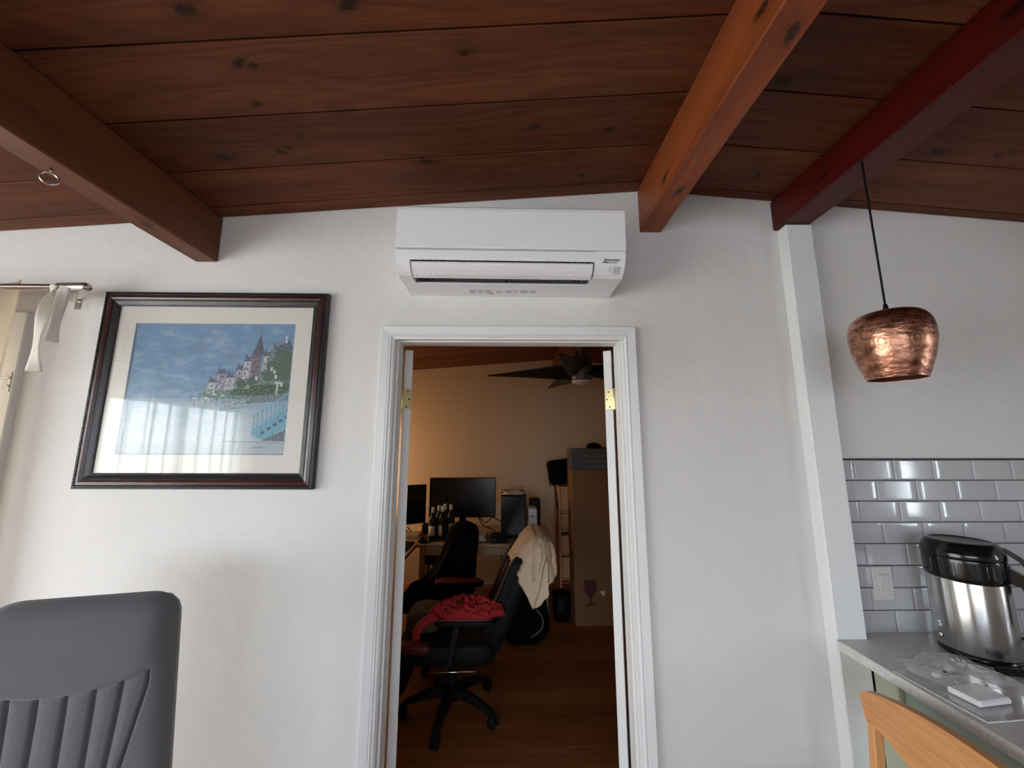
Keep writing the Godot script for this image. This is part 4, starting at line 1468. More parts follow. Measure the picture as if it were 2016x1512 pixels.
func build_pendant() -> void:
	var p := thing("pendant_lamp", "punched copper pendant lamp on a black cord over the peninsula", "pendant lamp", Vector3(1.158, 0, 0.408))
	var st := mb(true)
	tube(st, [Vector3(0, 2.493, 0), Vector3(0, 2.003, 0)], 0.0028, 8)
	part(p, "cord", st, M.black_matte)
	st = mb(true)
	lathe(st, [Vector2(0, 1.977), Vector2(0.0075, 1.978), Vector2(0.0065, 1.992), Vector2(0.0045, 2.004), Vector2(0, 2.005)], 14)
	part(p, "cord_grip", st, M.black_matte)
	var outer := smooth_profile([Vector2(0.0666, 1.7720), Vector2(0.0734, 1.7906), Vector2(0.0870, 1.8326), Vector2(0.0959, 1.8792), Vector2(0.0972, 1.9119), Vector2(0.0911, 1.9445), Vector2(0.0748, 1.9669), Vector2(0.0510, 1.9762), Vector2(0.0238, 1.9790), Vector2(0.0040, 1.9790)], 5)
	st = mb(true)
	lathe(st, outer, 96)
	part(p, "shade", st, M.copper)
	st = mb(true)
	var inner := []
	for k in range(outer.size() - 1, -1, -1):
		inner.append(Vector2(maxf(outer[k].x - 0.0015, 0.0), outer[k].y - (0.0015 if k > outer.size() / 2 else 0.0)))
	inner.append(outer[0])
	lathe(st, inner, 64)
	part(p, "shade_lining", st, M.copper_inside)
	st = mb(true)
	lathe(st, [Vector2(0, 1.89), Vector2(0.018, 1.895), Vector2(0.018, 1.975), Vector2(0, 1.976)], 16)
	part(p, "lamp_holder", st, M.black_matte)

func build_stool() -> void:
	var s := thing("wooden_chair", "honey wood chair with its back against the peninsula", "chair", Vector3(1.05, 0, 0.52))
	# the back lies in the (z, y) plane; local z from -0.25 to 0.25
	var T := Transform3D(Basis(Vector3(0, 0, 1), Vector3(0, 1, 0), Vector3(1, 0, 0)), Vector3.ZERO)
	uv_grain(Vector3(0, 0, 1))
	var st := mb()
	var top := PackedVector2Array()
	var low := []
	for k in 25:
		var t := -1.0 + k / 12.0
		top.append(Vector2(t * 0.25, 0.868 + 0.042 * (1 - t * t) + (-0.006 if absf(t) > 0.99 else 0.0)))
	for k in 21:
		var t := 1.0 - k / 10.0
		var a := absf(t)
		var y := 0.79
		if a < 0.86:
			y = 0.795 - 0.10 * (1 - a / 0.86)
		top.append(Vector2(t * 0.24, y))
	extrude(st, top, -0.011, 0.011, T)
	part(s, "back_panel", st, M.stool_wood)
	uv_grain(Vector3(0, 1, 0))
	for z in [-0.222, 0.222]:
		st = mb()
		bar(st, Vector3(0.0, 0.80, z), Vector3(-0.03, 0.46, z), 0.022, 0.03, 0.003, Vector3.RIGHT)
		bar(st, Vector3(-0.03, 0.46, z), Vector3(0.02, 0.0, z * 1.06), 0.03, 0.032, 0.003, Vector3.RIGHT)
		part(s, "back_post", st, M.stool_wood)
		st = mb()
		bar(st, Vector3(-0.38, 0.47, z * 0.94), Vector3(-0.40, 0.0, z * 1.02), 0.03, 0.03, 0.003, Vector3.RIGHT)
		part(s, "leg", st, M.stool_wood)
	uv_grain(Vector3(0, 0, 1))
	st = mb(true)
	pillow(st, Vector3(-0.22, 0.485, 0), Vector3(0.40, 0.035, 0.44), 0.25)
	part(s, "seat", st, M.stool_wood)
	for x in [-0.01, -0.39]:
		st = mb()
		bar(st, Vector3(x, 0.2, -0.225), Vector3(x, 0.2, 0.225), 0.02, 0.026, 0.003)
		part(s, "stretcher", st, M.stool_wood)
	uv_grain(Vector3.RIGHT)

# ------------------------------------------------------------------ office seen through the doorway
func build_office() -> void:
	# main desk along the far wall
	uv_grain(Vector3.RIGHT)
	var d := thing("office_desk", "pale wooden desk under the monitors in the dim office", "desk", Vector3.ZERO)
	var st := mb()
	span(st, Vector3(-0.80, 0.672, -2.86), Vector3(0.43, 0.70, -2.06), 0.003)
	part(d, "desk_top", st, M.desk_wood)
	st = mb()
	span(st, Vector3(-0.73, 0.60, -2.115), Vector3(0.36, 0.672, -2.095), 0.002)
	part(d, "apron", st, M.desk_wood)
	uv_grain(Vector3.UP)
	for q in [[-0.755, -2.10], [0.345, -2.10], [-0.755, -2.80], [0.345, -2.80]]:
		st = mb()
		span(st, Vector3(q[0] - 0.022, 0, q[1] - 0.022), Vector3(q[0] + 0.022, 0.672, q[1] + 0.022), 0.003)
		part(d, "leg", st, M.desk_wood)
	uv_grain(Vector3(0, 0, 1))
	d = thing("side_desk", "pale wooden side desk along the office window wall", "desk", Vector3.ZERO)
	st = mb()
	span(st, Vector3(-1.52, 0.672, -2.86), Vector3(-0.805, 0.70, -1.15), 0.003)
	part(d, "desk_top", st, M.desk_wood)
	for q in [[-1.48, -1.2], [-0.85, -1.2], [-1.48, -2.8], [-0.85, -2.8]]:
		st = mb()
		span(st, Vector3(q[0] - 0.022, 0, q[1] - 0.022), Vector3(q[0] + 0.022, 0.672, q[1] + 0.022), 0.003)
		part(d, "leg", st, M.desk_wood)
	uv_grain(Vector3.RIGHT)
	var k := thing("desk_pad", "black desk pad on the side desk", "desk pad", Vector3(-1.06, 0.70, -1.98))
	st = mb()
	box(st, Vector3(0, 0.006, 0), Vector3(0.44, 0.012, 0.3), 0.003)
	part(k, "pad", st, M.black_matte)
	# monitors
	monitor("wide black computer monitor on a stand in the middle of the desk", Vector3(-0.478, 0.70, -2.74), 0.0, 0.715, 0.415, 1.015)
	monitor("black computer monitor turned towards the desk chair near the window", Vector3(-1.10, 0.70, -2.46), 28.0, 0.58, 0.385, 0.975)
	# computer tower with papers on it
	var t := thing("computer_tower", "black computer tower standing on the desk", "computer", Vector3(0.065, 0.70, -2.47))
	st = mb()
	box(st, Vector3(0, 0.2, 0), Vector3(0.24, 0.40, 0.42), 0.006)
	part(t, "case", st, M.black_matte)
	st = mb()
	box(st, Vector3(0, 0.2, 0.211), Vector3(0.225, 0.38, 0.012), 0.004)
	part(t, "front_panel", st, M.black_plastic)
	st = mb(true)
	lathe(st, [Vector2(0.008, 0), Vector2(0.007, 0.003), Vector2(0, 0.004)], 14, Transform3D(Basis(Vector3(1, 0, 0), Vector3(0, 0, 1), Vector3(0, -1, 0)), Vector3(-0.09, 0.37, 0.217)))
	part(t, "power_button", st, M.fan_grey)
	for q in 2:
		var pp := thing("paper_sheet", ["loose white paper lying on the computer tower", "second white paper under the top one on the tower"][q], "paper", Vector3(0.055 + 0.02 * q, 1.1005 + 0.0035 * (1 - q), -2.43 + 0.03 * q), "papers on the computer tower")
		pp.rotation_degrees.y = 18 - 30 * q
		st = mb(true)
		cloth(st, 6, 6, func(u: float, v: float) -> Vector3: return Vector3((u - 0.5) * 0.21, 0.001 + 0.010 * pow(absf(u - 0.5) * 2, 3) * (1 - q) + 0.001 * v, (v - 0.5) * 0.26), 0.0012)
		part(pp, "sheet", st, M.paper)
	var bb := thing("black_device", "flat black box with drives in front of the tower", "device", Vector3(-0.075, 0.70, -2.17))
	st = mb()
	box(st, Vector3(0, 0.03, 0), Vector3(0.15, 0.06, 0.16), 0.005)
	part(bb, "case", st, M.black_matte)
	st = mb()
	box(st, Vector3(0, 0.03, 0.0805), Vector3(0.13, 0.04, 0.003), 0.001)
	part(bb, "front", st, M.black_plastic)
	var wb := thing("white_router", "upright white box beside the computer tower", "router", Vector3(0.247, 0.70, -2.38))
	st = mb()
	box(st, Vector3(0, 0.135, 0), Vector3(0.085, 0.27, 0.2), 0.006)
	part(wb, "case", st, M.white_plastic)
	st = mb()
	box(st, Vector3(0, 0.20, 0.1003), Vector3(0.04, 0.012, 0.001), 0.0003)
	part(wb, "print", st, M.print_pale)
	var wd := thing("black_speaker", "small black speaker behind the white box", "speaker", Vector3(0.29, 0.70, -2.62))
	st = mb()
	box(st, Vector3(0, 0.16, 0), Vector3(0.11, 0.32, 0.14), 0.01)
	part(wd, "cabinet", st, M.black_matte)
	st = mb(true)
	lathe(st, [Vector2(0.04, 0.0), Vector2(0.035, 0.004), Vector2(0.02, 0.001), Vector2(0, 0.003)], 20, Transform3D(Basis(Vector3(1, 0, 0), Vector3(0, 0, 1), Vector3(0, -1, 0)), Vector3(0, 0.2, 0.07)))
	part(wd, "cone", st, M.fan_dark)
	var sp := thing("black_speaker", "small rounded dark speaker beside the bottles", "speaker", Vector3(-0.79, 0.70, -2.5))
	st = mb(true)
	pillow(st, Vector3(0, 0.05, 0), Vector3(0.12, 0.1, 0.09), 0.4)
	part(sp, "cabinet", st, M.black_plastic)
	# open book and papers
	for q in 3:
		var bk := thing("book", ["large open white book lying on the desk by the chair", "white paper pad under the open book", "grey folder at the bottom of the paper pile"][q], "book", Vector3(-0.315 - 0.006 * q, 0.70 + [0.031, 0.014, 0.0][q], -2.26), "papers on the desk")
		bk.rotation_degrees.y = [-6, 3, -2][q]
		st = mb()
		box(st, Vector3(0, [0.012, 0.008, 0.007][q], 0), Vector3([0.25, 0.26, 0.27][q], [0.022, 0.016, 0.013][q], [0.28, 0.30, 0.31][q]), 0.003)
		part(bk, "pages", st, [M.paper, M.white_plastic, M.fan_grey][q])
	# bottles
	var spots := [[-0.69, -2.20], [-0.648, -2.275], [-0.60, -2.35], [-0.60, -2.20], [-0.535, -2.28]]
	var proto: Node3D
	for q in 5:
		var at := Vector3(spots[q][0], 0.70, spots[q][1])
		var lab := "green bottle with a white foil cap standing in the cluster on the desk"
		if q == 0:
			proto = thing("bottle", lab, "bottle", at, "green bottles on the desk")
			st = mb(true)
			lathe(st, smooth_profile([Vector2(0, 0.002), Vector2(0.034, 0.002), Vector2(0.0375, 0.01), Vector2(0.0375, 0.17), Vector2(0.033, 0.20), Vector2(0.018, 0.235), Vector2(0.0145, 0.26), Vector2(0.0145, 0.268)], 4), 24)
			part(proto, "glass_body", st, M.bottle_green)
			st = mb(true)
			lathe(st, [Vector2(0.0148, 0.235), Vector2(0.0152, 0.25), Vector2(0.0155, 0.293), Vector2(0.014, 0.298), Vector2(0, 0.298)], 20)
			part(proto, "foil_cap", st, M.foil)
			st = mb(true)
			var pts := []
			cloth(st, 12, 2, func(u: float, v: float) -> Vector3: return Vector3(0.0382 * sin((u - 0.5) * 2.4 - 0.5), 0.05 + 0.085 * v, 0.0382 * cos((u - 0.5) * 2.4 - 0.5)), 0.0006)
			part(proto, "label", st, M.paper)
		else:
			var c := proto.duplicate()
			c.name = numbered("bottle")
			add_child(c)
			c.position = at
			c.rotation.y = q * 1.9
			c.scale = Vector3.ONE * (1.0 + 0.012 * q)
			c.set_meta("label", lab)
	var ms := thing("computer_mouse", "blue trackball mouse on the desk corner", "mouse", Vector3(-0.765, 0.70, -2.13))
	st = mb(true)
	pillow(st, Vector3(0, 0.021, 0), Vector3(0.085, 0.04, 0.12), 0.75)
	part(ms, "shell", st, M.black_plastic)
	st = mb(true)
	pillow(st, Vector3(-0.005, 0.033, 0.01), Vector3(0.06, 0.05, 0.06), 1.0)
	part(ms, "ball", st, M.blue_plastic)
	var nb := thing("notepad", "pinkish paper pad at the window end of the desk", "notepad", Vector3(-0.93, 0.70, -2.32))
	st = mb()
	box(st, Vector3(0, 0.02, 0), Vector3(0.2, 0.04, 0.15), 0.003)
	part(nb, "pages", st, M.towel)
	# cables on the wall and desk
	var ca := [[Vector3(-0.38, 0.84, -2.86), Vector3(-0.30, 0.76, -2.95), Vector3(-0.24, 0.72, -2.9), Vector3(-0.16, 0.78, -2.85), Vector3(-0.06, 0.76, -2.75)], [Vector3(-0.34, 0.86, -2.86), Vector3(-0.27, 0.72, -2.83), Vector3(-0.14, 0.708, -2.6), Vector3(-0.1, 0.706, -2.45)], [Vector3(-1.0, 0.76, -2.5), Vector3(-0.92, 0.712, -2.44), Vector3(-0.84, 0.706, -2.42), Vector3(-0.72, 0.706, -2.46)], [Vector3(-0.28, 0.60, -3.10), Vector3(-0.16, 0.46, -3.10), Vector3(-0.06, 0.3, -3.10), Vector3(0.0, 0.05, -3.08)]]
	for q in 4:
		var cb := thing("cable", ["black cable looping from the wide monitor to the tower", "black cable hanging from the wide monitor to the desk", "black cable lying under the turned monitor", "black cable hanging down the wall under the desk"][q], "cable", Vector3.ZERO, "desk cables")
		st = mb(true)
		tube(st, curve(ca[q], 6), 0.005, 6)
		part(cb, "cord", st, M.black_matte)
	# wooden stool with a black seat
	var so := thing("round_stool", "wooden stool with a round black seat tucked under the desk", "stool", Vector3(-0.67, 0, -2.26))
	st = mb(true)
	lathe(st, smooth_profile([Vector2(0, 0.50), Vector2(0.11, 0.50), Vector2(0.13, 0.518), Vector2(0.126, 0.54), Vector2(0.08, 0.55), Vector2(0, 0.55)], 4), 28)
	part(so, "seat", st, M.black_matte)
	for q in 4:
		var a := TAU * q / 4.0 + 0.6
		st = mb(true)
		tube(st, [Vector3(0.08 * cos(a), 0.501, 0.08 * sin(a)), Vector3(0.115 * cos(a), 0, 0.115 * sin(a))], 0.014, 10)
		part(so, "leg", st, M.desk_wood)
	# drawer tower behind the tall box
	uv_grain(Vector3.UP)
	var sh := thing("drawer_tower", "narrow wooden shelf tower stacked with papers behind the tall box", "shelf", Vector3(0.70, 0, -2.54))
	for x in [-0.178, 0.178]:
		st = mb()
		span(st, Vector3(x - 0.009, 0, -0.16), Vector3(x + 0.009, 1.165, 0.16), 0.002)
		part(sh, "side", st, M.shelf_wood)
	for y in [0.02, 0.30, 0.52, 0.74, 0.92, 1.155]:
		st = mb()
		span(st, Vector3(-0.169, y - 0.008, -0.16), Vector3(0.169, y + 0.008, 0.155), 0.002)
		part(sh, "shelf", st, M.shelf_wood)
	for q in [[0.31, 0.50], [0.53, 0.70], [0.75, 0.905], [0.93, 1.145]]:
		st = mb()
		span(st, Vector3(-0.165, q[0], -0.15), Vector3(0.165, q[1], 0.15), 0.003)
		part(sh, "drawer", st, M.shelf_wood)
	var bin := thing("black_bin", "black bin at the foot of the shelf tower", "bin", Vector3(0.505, 0, -2.26))
	st = mb(true)
	lathe(st, [Vector2(0, 0.003), Vector2(0.075, 0.003), Vector2(0.085, 0.23), Vector2(0.082, 0.23), Vector2(0.072, 0.01), Vector2(0, 0.01)], 20)
	part(bin, "pail", st, M.black_matte)
	uv_grain(Vector3.RIGHT)
	# bag on top of the tower
	var bg := thing("camera_bag", "black bag with dangling strap on top of the shelf tower", "bag", Vector3(0.60, 1.165, -2.51))
	st = mb(true)
	pillow(st, Vector3(0.0, 0.125, 0), Vector3(0.30, 0.25, 0.22), 0.35, Transform3D(Basis(Vector3(0, 0, 1), 0.12), Vector3(-0.01, 0.016, 0)), 0.012)
	part(bg, "pouch", st, M.black_cloth)
	st = mb()
	bar(st, Vector3(-0.12, 0.02, 0.115), Vector3(-0.105, -0.21, 0.17), 0.016, 0.003, 0.0005, Vector3(0, 0, 1))
	part(bg, "strap", st, M.dark_leather)
	st = mb(true)
	tube(st, curve([Vector3(-0.14, 0.07, 0.1), Vector3(-0.175, 0.03, 0.11), Vector3(-0.165, 0.012, 0.12), Vector3(-0.12, 0.014, 0.12)], 6), 0.005, 8)
	part(bg, "handle_loop", st, M.black_matte)
	# tall cardboard box
	var cb2 := thing("cardboard_box", "tall brown cardboard box with a grey printed top beside the shelf tower", "box", Vector3(0.83, 0, -2.24))
	st = mb()
	span(st, Vector3(-0.225, 0, -0.13), Vector3(0.225, 1.342, 0.13), 0.003)
	part(cb2, "carton", st, M.cardboard)
	st = mb()
	span(st, Vector3(-0.2255, 1.3425, -0.1305), Vector3(0.2255, 1.542, 0.1305), 0.003)
	part(cb2, "printed_top", st, M.box_grey)
	lettering(cb2, "lettering", "Yob Lampor", 0.052, Transform3D(Basis.IDENTITY, Vector3(0.005, 1.475, 0.1308)), M.print_pale)
	st = mb()
	for q in [[-0.08, 0.10, 1.425], [-0.04, 0.09, 1.375]]:
		span(st, Vector3(q[0], q[2] - 0.006, 0.1300), Vector3(q[1], q[2] + 0.006, 0.1311), 0.0)
	part(cb2, "small_print", st, M.print_pale)
	# fragile sign: a wine glass
	st = mb()
	var gl := PackedVector2Array([Vector2(-0.05, 0.38), Vector2(0.05, 0.38), Vector2(0.058, 0.32), Vector2(0.045, 0.27), Vector2(0.012, 0.245), Vector2(0.006, 0.19), Vector2(0.045, 0.18), Vector2(0.045, 0.172), Vector2(-0.045, 0.172), Vector2(-0.045, 0.18), Vector2(-0.006, 0.19), Vector2(-0.012, 0.245), Vector2(-0.045, 0.27), Vector2(-0.058, 0.32)])
	extrude(st, gl, 0.1300, 0.1311, Transform3D(Basis.IDENTITY, Vector3(-0.085, 0, 0)))
	part(cb2, "fragile_mark", st, M.print_maroon)
	st = mb()
	extrude(st, PackedVector2Array([Vector2(0.0, 0.285), Vector2(0.02, 0.292), Vector2(0.035, 0.285), Vector2(0.045, 0.293), Vector2(0.05, 0.27), Vector2(0.025, 0.245)]), 0.1300, 0.1311, Transform3D(Basis.IDENTITY, Vector3(0, 0, 0)))
	part(cb2, "white_mark", st, M.paper)
	var cap := thing("baseball_cap", "black cap resting on top of the tall cardboard box", "cap", Vector3(0.85, 1.542, -2.24))
	st = mb(true)
	lathe(st, smooth_profile([Vector2(0.075, 0.001), Vector2(0.072, 0.02), Vector2(0.05, 0.045), Vector2(0.02, 0.055), Vector2(0, 0.056)], 4), 20)
	part(cap, "crown", st, M.black_cloth)
	st = mb(true)
	pillow(st, Vector3(0.06, 0.008, 0.03), Vector3(0.09, 0.012, 0.1), 0.7)
	part(cap, "brim", st, M.black_cloth)
	# ceiling fan hanging from the office ridge beam
	var fan := thing("ceiling_fan", "dark five-blade ceiling fan with a white light disc in the office", "ceiling fan", Vector3(0.615, 2.44, -1.56))
	st = mb(true)
	lathe(st, smooth_profile([Vector2(0.012, -0.13), Vector2(0.014, -0.07), Vector2(0.05, -0.05), Vector2(0.062, -0.02), Vector2(0.062, 0.0)], 4), 28)
	part(fan, "canopy", st, M.fan_grey)
	st = mb(true)
	lathe(st, [Vector2(0, -0.345), Vector2(0.07, -0.345), Vector2(0.082, -0.335), Vector2(0.085, -0.30), Vector2(0.085, -0.17), Vector2(0.07, -0.14), Vector2(0.0, -0.13)], 36)
	part(fan, "motor_housing", st, M.fan_grey)
	st = mb(true)
	lathe(st, smooth_profile([Vector2(0, -0.372), Vector2(0.05, -0.369), Vector2(0.078, -0.36), Vector2(0.083, -0.3455)], 4), 36)
	part(fan, "light_disc", st, M.frosted_white)
	for q in 5:
		st = mb(true)
		var a := PI + 0.06 + TAU * q / 5.0
		var dir := Vector3(cos(a), 0, sin(a))
		var side := Vector3(-sin(a), 0, cos(a))
		var f := func(u: float, v: float) -> Vector3:
			var r := lerpf(0.07, 0.78, u)
			var wdt := lerpf(0.095, 0.006, pow(u, 1.25))
			var pitch := -lerpf(0.62, 0.22, u)
			return dir * r + (side * cos(pitch) + Vector3.UP * sin(pitch)) * (v - 0.5) * 2 * wdt + Vector3(0, -0.265 - 0.03 * u, 0)
		cloth(st, 18, 6, f, 0.008)
		part(fan, "blade", st, M.fan_dark)
	# black backpack under the desk end
	var bp := thing("backpack", "black backpack slumped on the floor behind the gaming chair", "backpack", Vector3(0.17, 0, -1.86))
	st = mb(true)
	pillow(st, Vector3(0, 0.235, 0), Vector3(0.40, 0.46, 0.27), 0.55, Transform3D(Basis(Vector3(0, 0, 1), 0.15), Vector3(0, 0.0, 0)), 0.02)
	part(bp, "sack", st, M.black_cloth)
	st = mb(true)
	tube(st, curve([Vector3(0.06, 0.30, 0.14), Vector3(0.11, 0.24, 0.155), Vector3(0.10, 0.16, 0.155), Vector3(0.02, 0.10, 0.15)], 6), 0.006, 8)
	part(bp, "piping", st, M.fan_grey)
	st = mb(true)
	tube(st, curve([Vector3(-0.16, 0.36, 0.0), Vector3(-0.20, 0.46, 0.02), Vector3(-0.17, 0.50, 0.02), Vector3(-0.13, 0.42, 0.0)], 6), 0.011, 8)
	part(bp, "strap", st, M.black_cloth)

func monitor(label: String, at: Vector3, turn: float, w: float, h: float, yc: float) -> void:
	var m := thing("computer_monitor", label, "monitor", at)
	m.rotation_degrees.y = turn
	var y := yc - at.y
	var st := mb()
	box(st, Vector3(0, y, 0), Vector3(w, h, 0.03), 0.006)
	part(m, "casing", st, M.black_matte)
	st = mb()
	box(st, Vector3(0, y + 0.004, 0.0152), Vector3(w - 0.016, h - 0.024, 0.001), 0.0)
	part(m, "screen", st, M.screen_black)
	st = mb()
	span(st, Vector3(-0.035, 0.012, -0.05), Vector3(0.035, y, -0.02), 0.004)
	part(m, "stand_neck", st, M.black_matte)
	st = mb()
	box(st, Vector3(0, 0.006, -0.02), Vector3(0.26, 0.012, 0.2), 0.004)
	part(m, "stand_foot", st, M.black_matte)

func swivel_base(parent: Node3D, first_angle: float, reach: float) -> void:
	var st := mb(true)
	lathe(st, smooth_profile([Vector2(0, 0.07), Vector2(0.04, 0.07), Vector2(0.045, 0.10), Vector2(0.035, 0.135), Vector2(0.028, 0.14), Vector2(0.026, 0.30), Vector2(0.02, 0.302), Vector2(0.02, 0.36), Vector2(0, 0.36)], 3), 20)
	part(parent, "gas_lift", st, M.black_matte)
	for k in 5:
		var a := first_angle + TAU * k / 5.0
		var d := Vector3(cos(a), 0, sin(a))
		var s := Vector3(-sin(a), 0, cos(a))
		st = mb()
		var prev := []
		for i in 6:
			var t := i / 5.0
			var c := d * lerpf(0.025, reach, t) + Vector3(0, lerpf(0.125, 0.072, t * t), 0)
			var w := lerpf(0.032, 0.019, t)
			var h := lerpf(0.026, 0.012, t)
			var ring := [c + s * w - Vector3(0, h, 0), c + s * w + Vector3(0, h * 0.4, 0), c + s * w * 0.5 + Vector3(0, h, 0), c - s * w * 0.5 + Vector3(0, h, 0), c - s * w + Vector3(0, h * 0.4, 0), c - s * w - Vector3(0, h, 0)]
			if i > 0:
				for j in 6:
					quad(st, prev[j], prev[(j + 1) % 6], ring[(j + 1) % 6], ring[j])
			else:
				face(st, ring, c + d * 0.1, Transform3D.IDENTITY)
			prev = ring
		face(st, prev, d * 0.1, Transform3D.IDENTITY)
		var leg := part(parent, "base_leg", st, M.black_matte)
		for side in [-1.0, 1.0]:
			st = mb(true)
			var cc: Vector3 = d * reach + s * side * 0.014 + Vector3(0, 0.029, 0)
			lathe(st, [Vector2(0, -0.009), Vector2(0.025, -0.009), Vector2(0.029, -0.005), Vector2(0.029, 0.005), Vector2(0.025, 0.009), Vector2(0, 0.009)], 18, Transform3D(Basis(d, s, Vector3(0, -1, 0)), cc))
			part(leg, "caster", st, M.black_matte)
		st = mb()
		box(st, d * reach + Vector3(0, 0.058, 0), Vector3(0.03, 0.022, 0.03), 0.006)
		part(leg, "caster_fork", st, M.black_matte)

func build_gaming_chair() -> void:
	var g := thing("gaming_chair", "black and red reclining gaming chair with a towel over its back", "chair", Vector3(-0.33, 0, -1.05))
	swivel_base(g, deg_to_rad(28), 0.285)
	var st := mb(true)
	pillow(st, Vector3(-0.01, 0.425, 0), Vector3(0.56, 0.13, 0.52), 0.3)
	part(g, "seat", st, M.dark_leather)
	for s in [-1.0, 1.0]:
		st = mb(true)
		pillow(st, Vector3(-0.20, 0.463, s * 0.235), Vector3(0.22, 0.05, 0.075), 0.5)
		part(g, "seat_bolster", st, M.red_leather)
	st = mb()
	box(st, Vector3(0, 0.335, 0), Vector3(0.34, 0.05, 0.26), 0.01)
	part(g, "tilt_mechanism", st, M.black_matte)
	st = mb(true)
	tube(st, [Vector3(-0.10, 0.352, 0.262), Vector3(0.16, 0.357, 0.262)], 0.005, 8)
	part(g, "frame_rail", st, M.chrome)
	st = mb(true)
	pillow(st, Vector3(-0.29, 0.29, 0.02), Vector3(0.10, 0.20, 0.40), 0.35)
	part(g, "footrest", st, M.dark_leather)
	# backrest leaning to the right
	var lean := Transform3D(Basis(Vector3(0, 0, 1), -0.42), Vector3(0.235, 0.42, 0))
	st = mb(true)
	pillow(st, Vector3(0.0, 0.315, 0), Vector3(0.115, 0.66, 0.50), 0.4, lean)
	part(g, "backrest", st, M.dark_leather)
	for s in [-1.0, 1.0]:
		st = mb(true)
		pillow(st, Vector3(-0.045, 0.30, s * 0.205), Vector3(0.09, 0.46, 0.085), 0.5, lean)
		part(g, "back_wing", st, M.dark_leather)
		st = mb(true)
		tube(st, [lean * Vector3(-0.064, 0.12, s * 0.15), lean * Vector3(-0.066, 0.50, s * 0.15)], 0.008, 8)
		part(g, "red_stripe", st, M.red_leather)
		# arm: post, bracket and pad with a red cover
		st = mb()
		bar(st, Vector3(0.0, 0.34, s * 0.17), Vector3(0.02, 0.40, s * 0.285), 0.05, 0.02, 0.004)
		bar(st, Vector3(0.02, 0.40, s * 0.285), Vector3(0.06, 0.61, s * 0.285), 0.055, 0.035, 0.006)
		part(g, "arm_post", st, M.black_matte)
		st = mb(true)
		var ax := 0.10 if s > 0 else 0.0
		pillow(st, Vector3(ax, 0.622, s * 0.285), Vector3(0.34, 0.035, 0.10), 0.45)
		var pad := part(g, "arm_pad", st, M.dark_leather)
		st = mb(true)
		pillow(st, Vector3(ax - 0.005, 0.640, s * 0.285), Vector3(0.325, 0.016, 0.09), 0.5)
		part(pad, "red_cover", st, M.red_leather)
	# towel hung over the near upper corner of the backrest (world coordinates)
	var nz := FastNoiseLite.new()
	nz.seed = 4
	nz.frequency = 6.0
	var tw := thing("towel", "cream towel draped over the back of the gaming chair", "towel", Vector3.ZERO)
	var path := [Vector3(0.02, 0, -1.20), Vector3(0.02, 0, -1.05), Vector3(0.035, 0, -0.86), Vector3(0.085, 0, -0.775), Vector3(0.15, 0, -0.76), Vector3(0.225, 0, -0.78), Vector3(0.28, 0, -0.86), Vector3(0.30, 0, -1.02), Vector3(0.30, 0, -1.18)]
	var bottom := [0.86, 0.86, 0.855, 0.80, 0.675, 0.75, 0.82, 0.80, 0.82]
	var line := curve(path, 6)
	var lows := []
	for i in bottom.size():
		lows.append(Vector3(bottom[i], 0, 0))
	var low := curve(lows, 6)
	st = mb(true)
	var f := func(u: float, v: float) -> Vector3:
		var k := u * (line.size() - 1)
		var i := mini(int(k), line.size() - 2)
		var p: Vector3 = (line[i] as Vector3).lerp(line[i + 1], k - i)
		var yb: float = lerpf(low[i].x, low[i + 1].x, k - i)
		# ridge of the chair back above this place
		var rz := clampf(p.z, -1.2, -0.835)
		var ridge := Vector3(0.178, 1.052 - 0.02 * absf(rz + 1.0), rz)
		var t := pow(v, 0.85)
		var spread := sqrt(clampf(1 - pow(1 - clampf(v / 0.34, 0, 1), 2), 0, 1))
		var q := ridge.lerp(Vector3(p.x, 0, p.z), spread)
		q.y = lerpf(ridge.y, yb, t)
		q.x += 0.105 * (1 - t) * spread * (1.0 if p.x < 0.15 else -0.15)
		q += Vector3(0.5, 0, 1) * (0.014 * sin(u * 41.0 + 2.0 * v) + 0.007 * sin(u * 83.0)) * minf(1.0, v * 1.6)
		q.x += 0.008 * nz.get_noise_2d(u * 2, v)
		return q
	cloth(st, 72, 28, f, 0.005)
	part(tw, "fabric", st, M.towel)
	# red garment heaped on the near arm
	var rc := thing("red_garment", "bright red garment heaped on an arm of the gaming chair", "garment", Vector3(-0.24, 0.648, -0.775))
	st = mb(true)
	var n2 := FastNoiseLite.new()
	n2.seed = 12
	n2.frequency = 9.0
	var heap := func(u: float, v: float) -> Vector3:
		var a := TAU * u
		var b := v * PI / 2
		var r := cos(b)
		var fold := 0.010 * sin(a * 7.0 + v * 5.0) * r + 0.02 * n2.get_noise_2d(cos(a) + v, sin(a))
		return Vector3((0.20 + fold) * r * cos(a) + 0.02, pow(sin(b), 0.8) * (0.078 + 0.05 * n2.get_noise_2d(u * 5, v * 3) + 0.012 * sin(a * 5.0)) + 0.004, (0.075 + fold) * r * sin(a))
	grid(st, 60, 18, heap, true)
	var rim := func(u: float, v: float) -> Vector3:
		var p: Vector3 = heap.call(u, 0.0)
		return p * Vector3(1 - v, 1, 1 - v)
	grid(st, 60, 4, rim)
	part(rc, "heap", st, M.red_cloth)
	st = mb(true)
	tube(st, curve([Vector3(-0.14, 0.012, 0.05), Vector3(-0.20, -0.005, 0.075), Vector3(-0.235, -0.05, 0.08), Vector3(-0.24, -0.085, 0.07)], 6), 0.022, 10)
	part(rc, "sleeve", st, M.red_cloth)
	var kb := thing("khaki_bag", "khaki cloth bag lying on the gaming chair seat", "bag", Vector3(-0.50, 0.489, -1.02))
	st = mb(true)
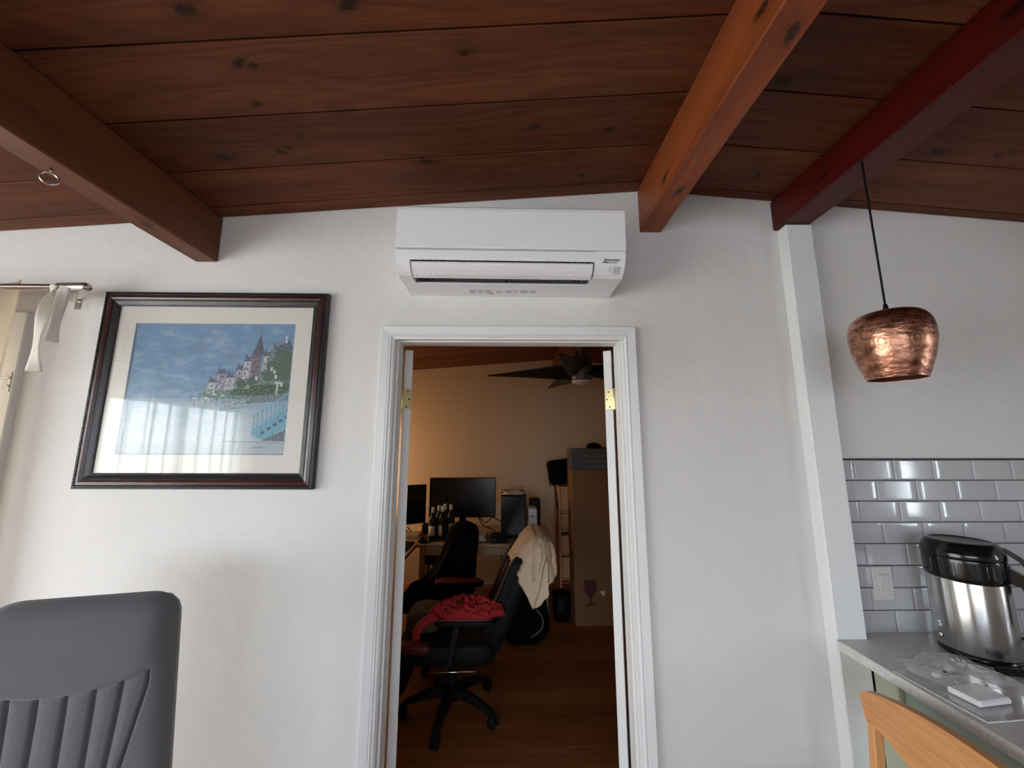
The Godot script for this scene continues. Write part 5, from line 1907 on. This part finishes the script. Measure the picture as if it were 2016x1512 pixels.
	pillow(st, Vector3(0, 0.055, 0), Vector3(0.22, 0.11, 0.26), 0.6, Transform3D.IDENTITY, 0.03)
	part(kb, "sack", st, M.khaki_cloth)
	# second swivel chair at the desk, with a black jacket over it
	var c := thing("office_chair", "black swivel chair at the desk under a jacket", "chair", Vector3(-0.54, 0, -1.67))
	swivel_base(c, 0.4, 0.26)
	st = mb(true)
	pillow(st, Vector3(0, 0.42, 0), Vector3(0.50, 0.12, 0.46), 0.35)
	part(c, "seat", st, M.black_cloth)
	st = mb(true)
	pillow(st, Vector3(0, 0.25, 0), Vector3(0.10, 0.5, 0.42), 0.45, Transform3D(Basis(Vector3(0, 0, 1), -0.1), Vector3(0.14, 0.43, -0.06)))
	part(c, "backrest", st, M.black_cloth)
	var j := thing("jacket", "black jacket slung over the swivel chair back", "jacket", Vector3(0, 0, -1.70))
	st = mb(true)
	var rows := [[0.972, -0.355, 0.015, 0.02], [0.962, -0.355, 0.05, 0.06], [0.925, -0.350, 0.105, 0.14], [0.86, -0.355, 0.125, 0.20], [0.76, -0.375, 0.135, 0.235], [0.66, -0.405, 0.15, 0.245], [0.56, -0.455, 0.185, 0.25], [0.49, -0.49, 0.22, 0.25], [0.45, -0.50, 0.20, 0.22]]
	var body := func(u: float, v: float) -> Vector3:
		var k := v * (rows.size() - 1)
		var i := mini(int(k), rows.size() - 2)
		var t := k - i
		var y: float = lerpf(rows[i][0], rows[i + 1][0], t)
		var cx: float = lerpf(rows[i][1], rows[i + 1][1], t)
		var hw: float = lerpf(rows[i][2], rows[i + 1][2], t)
		var hz: float = lerpf(rows[i][3], rows[i + 1][3], t)
		var a := TAU * u
		var fold := 1.0 + 0.05 * sin(a * 9.0 + y * 12.0) * clampf(v * 2, 0, 1)
		return Vector3(cx + hw * spow(cos(a), 0.7) * fold, y, hz * spow(sin(a), 0.7) * fold)
	grid(st, 64, 40, body)
	part(j, "body", st, M.black_cloth)
	st = mb(true)
	tube(st, curve([Vector3(-0.285, 0.88, 0.17), Vector3(-0.262, 0.76, 0.22), Vector3(-0.265, 0.62, 0.23), Vector3(-0.27, 0.50, 0.225)], 6), 0.038, 12)
	part(j, "sleeve", st, M.black_cloth)

func build_small_things() -> void:
	pass
